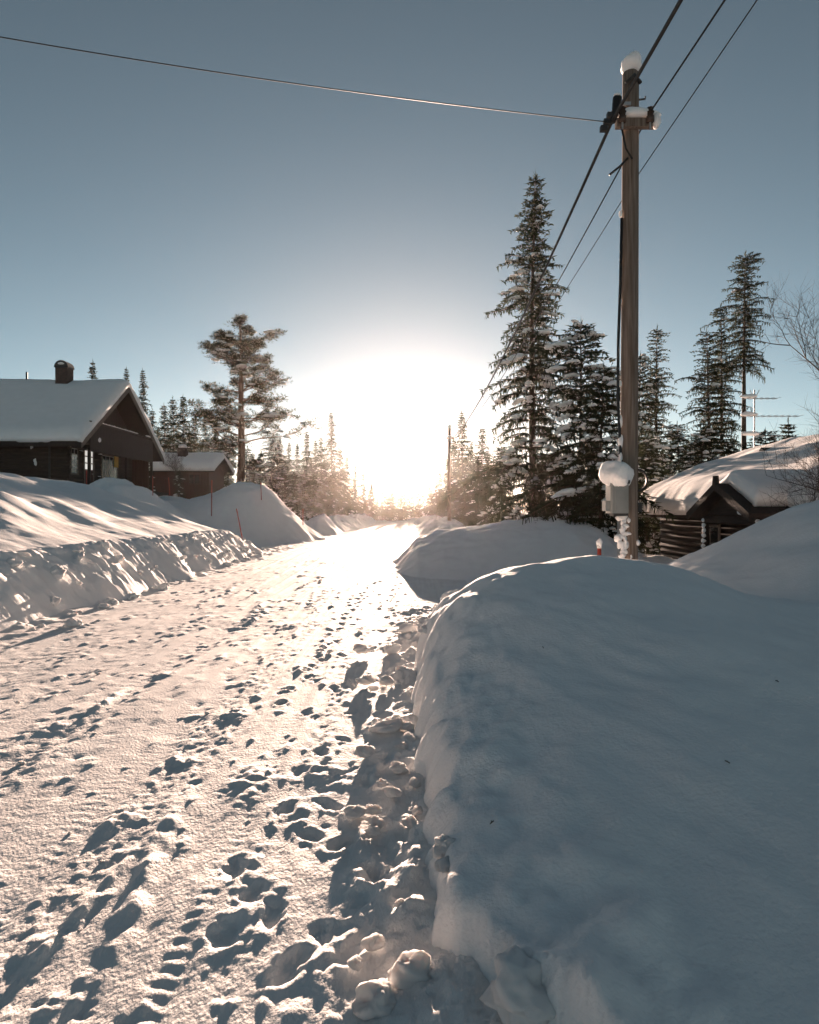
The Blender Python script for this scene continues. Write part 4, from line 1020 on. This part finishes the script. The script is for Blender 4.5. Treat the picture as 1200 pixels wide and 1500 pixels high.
# far trees: a few more shapes, copied
tF = [make_tree('spruce_tree', spruce(20 + k, 10.0, 2.2 + 0.3 * k, 0.3, 0.95, 0.93, 0.14, 0.5, 0.24, 0.17, 0.9, 1.5), M['needle'], M['bark']) for k in range(3)]
def far(px, yt, d, label, group, wide=1.0):
    k = random.randrange(3)
    at(tF[k], 10.0, px, yt, d, label, group, random.uniform(0, 6.28), wide)
ORD = ['leftmost', 'second', 'third', 'fourth', 'fifth', 'sixth', 'seventh', 'eighth', 'ninth', 'tenth', 'eleventh', 'twelfth', 'thirteenth', 'fourteenth', 'fifteenth', 'sixteenth']
def ordered(lst): return list(enumerate(sorted(lst)))
far(136, 530, 62, 'lone spruce top showing above the dark cabin ridge', None, 0.7)
far(185, 540, 66, 'spruce top just right of the dark cabin ridge end', None, 0.6)
far(209, 542, 64, 'slim spruce beside the right eave of the dark cabin', None, 0.62)
gl, gg = 'dark spruce in the row behind the small red brown cabin', 'spruces behind the small cabin'
for q_, (px, yt, d) in ordered(((223, 600, 75), (240, 592, 72), (253, 583, 70), (268, 579, 68), (286, 604, 66), (300, 612, 70), (316, 620, 64), (232, 625, 80), (278, 630, 62), (330, 640, 68), (296, 645, 58))):
    far(px, yt, d, f'{ORD[q_]} dark spruce from the left in the row behind the small cabin', gg, 0.95)
gl, gg = 'young snowy spruce in the thicket below the pine', 'thicket below the pine'
for q_, (px, yt, d) in ordered(((215, 668, 46), (262, 690, 46.5), (335, 690, 50), (362, 655, 66), (382, 662, 62), (400, 640, 72), (398, 680, 54), (418, 672, 58), (432, 690, 56), (446, 680, 62), (372, 690, 52), (460, 700, 60))):
    at(tS if px % 4 else tB, 5.0 if px % 4 else 8.0, px, yt, d, f'{ORD[q_]} young snowy spruce from the left in the thicket below the pine', gg, random.uniform(0, 6), 1.35)
far(485, 604, 92, 'tallest thin spruce on the skyline left of the sun', None, 0.8)
gl, gg = 'distant spruce in the hazy treeline left of the sun', 'treeline left of the sun'
for q_, (px, yt, d) in ordered(((436, 650, 84), (450, 632, 88), (462, 645, 95), (470, 640, 90), (498, 652, 98), (508, 668, 105), (520, 680, 112), (476, 672, 80), (456, 672, 78), (490, 682, 84), (505, 692, 92), (532, 692, 118), (545, 702, 122), (424, 648, 80), (410, 640, 86), (520, 704, 100))):
    far(px, yt, d, f'{ORD[q_]} distant spruce from the left in the hazy treeline left of the sun', gg, 1.0)
gl, gg = 'distant spruce in the hazy treeline right of the sun', 'treeline right of the sun'
for q_, (px, yt, d) in ordered(((676, 604, 72), (690, 650, 66), (707, 626, 58), (664, 640, 84), (656, 668, 92), (700, 668, 52), (715, 660, 46), (645, 690, 100), (682, 672, 62), (722, 690, 40), (668, 694, 74), (640, 702, 115))):
    far(px, yt, d, f'{ORD[q_]} distant spruce from the left in the hazy treeline right of the sun', gg, 1.05)
gl, gg = 'low young spruce far down the road below the sun', 'low spruces closing the view below the sun'
for k in range(22):
    far(535 + 6.0 * k + random.uniform(-4, 4), random.uniform(708, 724), 118 + random.uniform(0, 26), gl, gg, 1.3)
gl, gg = 'far spruce of the forest edge behind the cabins', 'far forest edge'
for k in range(56):
    px = random.choice((random.uniform(-180, 470), random.uniform(700, 1500)))
    far(px, random.uniform(655, 700), random.uniform(105, 170), gl, gg, 1.2)

# bare birch at the right edge
def birch(seed):
    rn = random.Random(seed); b = MB(); tw = MB()
    def grow(p, d, L, r, lev):
        pts = [p]; n = 5
        for i in range(n):
            d = (d + Vector((rn.uniform(-.16, .16), rn.uniform(-.16, .16), rn.uniform(-.05, .12)))).normalized(); pts.append(pts[-1] + d * L / n)
        (b if lev < 1 else tw).tube(pts, [r * (1 - 0.14 * i) for i in range(n + 1)], 6 if lev < 2 else 4, False)
        if lev >= 4: return
        for i in range(1, n + 1):
            for k in range(3 if lev == 0 else 2 if rn.random() < 0.75 else 1):
                a = rn.uniform(0, 6.28); s_ = d.orthogonal(); s_.rotate(Matrix.Rotation(a, 3, d))
                nd = (d * rn.uniform(0.5, 1.0) + s_ * rn.uniform(0.5, 0.9) + Vector((0, 0, 0.15))).normalized()
                grow(pts[i], nd, L * rn.uniform(0.42, 0.6), r * 0.45, lev + 1)
    grow(Vector((0, 0, -0.3)), Vector((-0.06, 0, 1)), 5.4, 0.075, 0)
    return b, tw
bb, tw = birch(5)
E = empty('birch_tree', (8.35, 11.8, -0.2), 'bare leafless birch with fine twigs at the right edge', 'tree'); E.scale = (0.62, 0.62, 0.72)
link('trunk', bb.mesh('trunk', True), M['birch'], E); tag(link('twigs', tw.mesh('twigs', True), M['birch'], E), kind='stuff')
bb, tw = birch(9)
E = empty('leafless_bush', (5.9, 10.6, 0.55), 'few bare twigs sticking out of the snow before the right cabin roof', 'bush'); E.scale = (0.13, 0.13, 0.13); E.rotation_euler = (0, R(-20), 0)
link('stem', bb.mesh('stem', True), M['birch'], E); tag(link('twigs', tw.mesh('twigs', True), M['birch'], E), kind='stuff')
bb, tw = birch(12)
for (px, d, s_) in ((262, 47, 0.32),):
    E = empty('leafless_bush', ((px - 600) / FPX * d, d, 3.2), 'bare twiggy bush in front of the small red brown cabin', 'bush'); E.scale = (s_,) * 3
    link('stem', bb.mesh('stem', True), M['birch'], E); tag(link('twigs', tw.mesh('twigs', True), M['birch'], E), kind='stuff')

# ------------------------------------------------------------------ cold haze in the air
b = MB(); b.box((-380, -80, -3.0), (380, 380, 20.5))
hz = b.build('haze', None)
m = bpy.data.materials.new('haze_air'); m.use_nodes = True; t = m.node_tree; t.nodes.clear()
o = t.nodes.new('ShaderNodeOutputMaterial'); v = t.nodes.new('ShaderNodeVolumePrincipled')
v.inputs['Color'].default_value = (0.97, 0.91, 0.85, 1); v.inputs['Density'].default_value = 0.00007; v.inputs['Anisotropy'].default_value = 0.85
t.links.new(v.outputs[0], o.inputs['Volume'])
hz.data.materials.append(m)
tag(hz, 'pale cold haze glowing towards the low sun', 'haze', None, 'stuff')
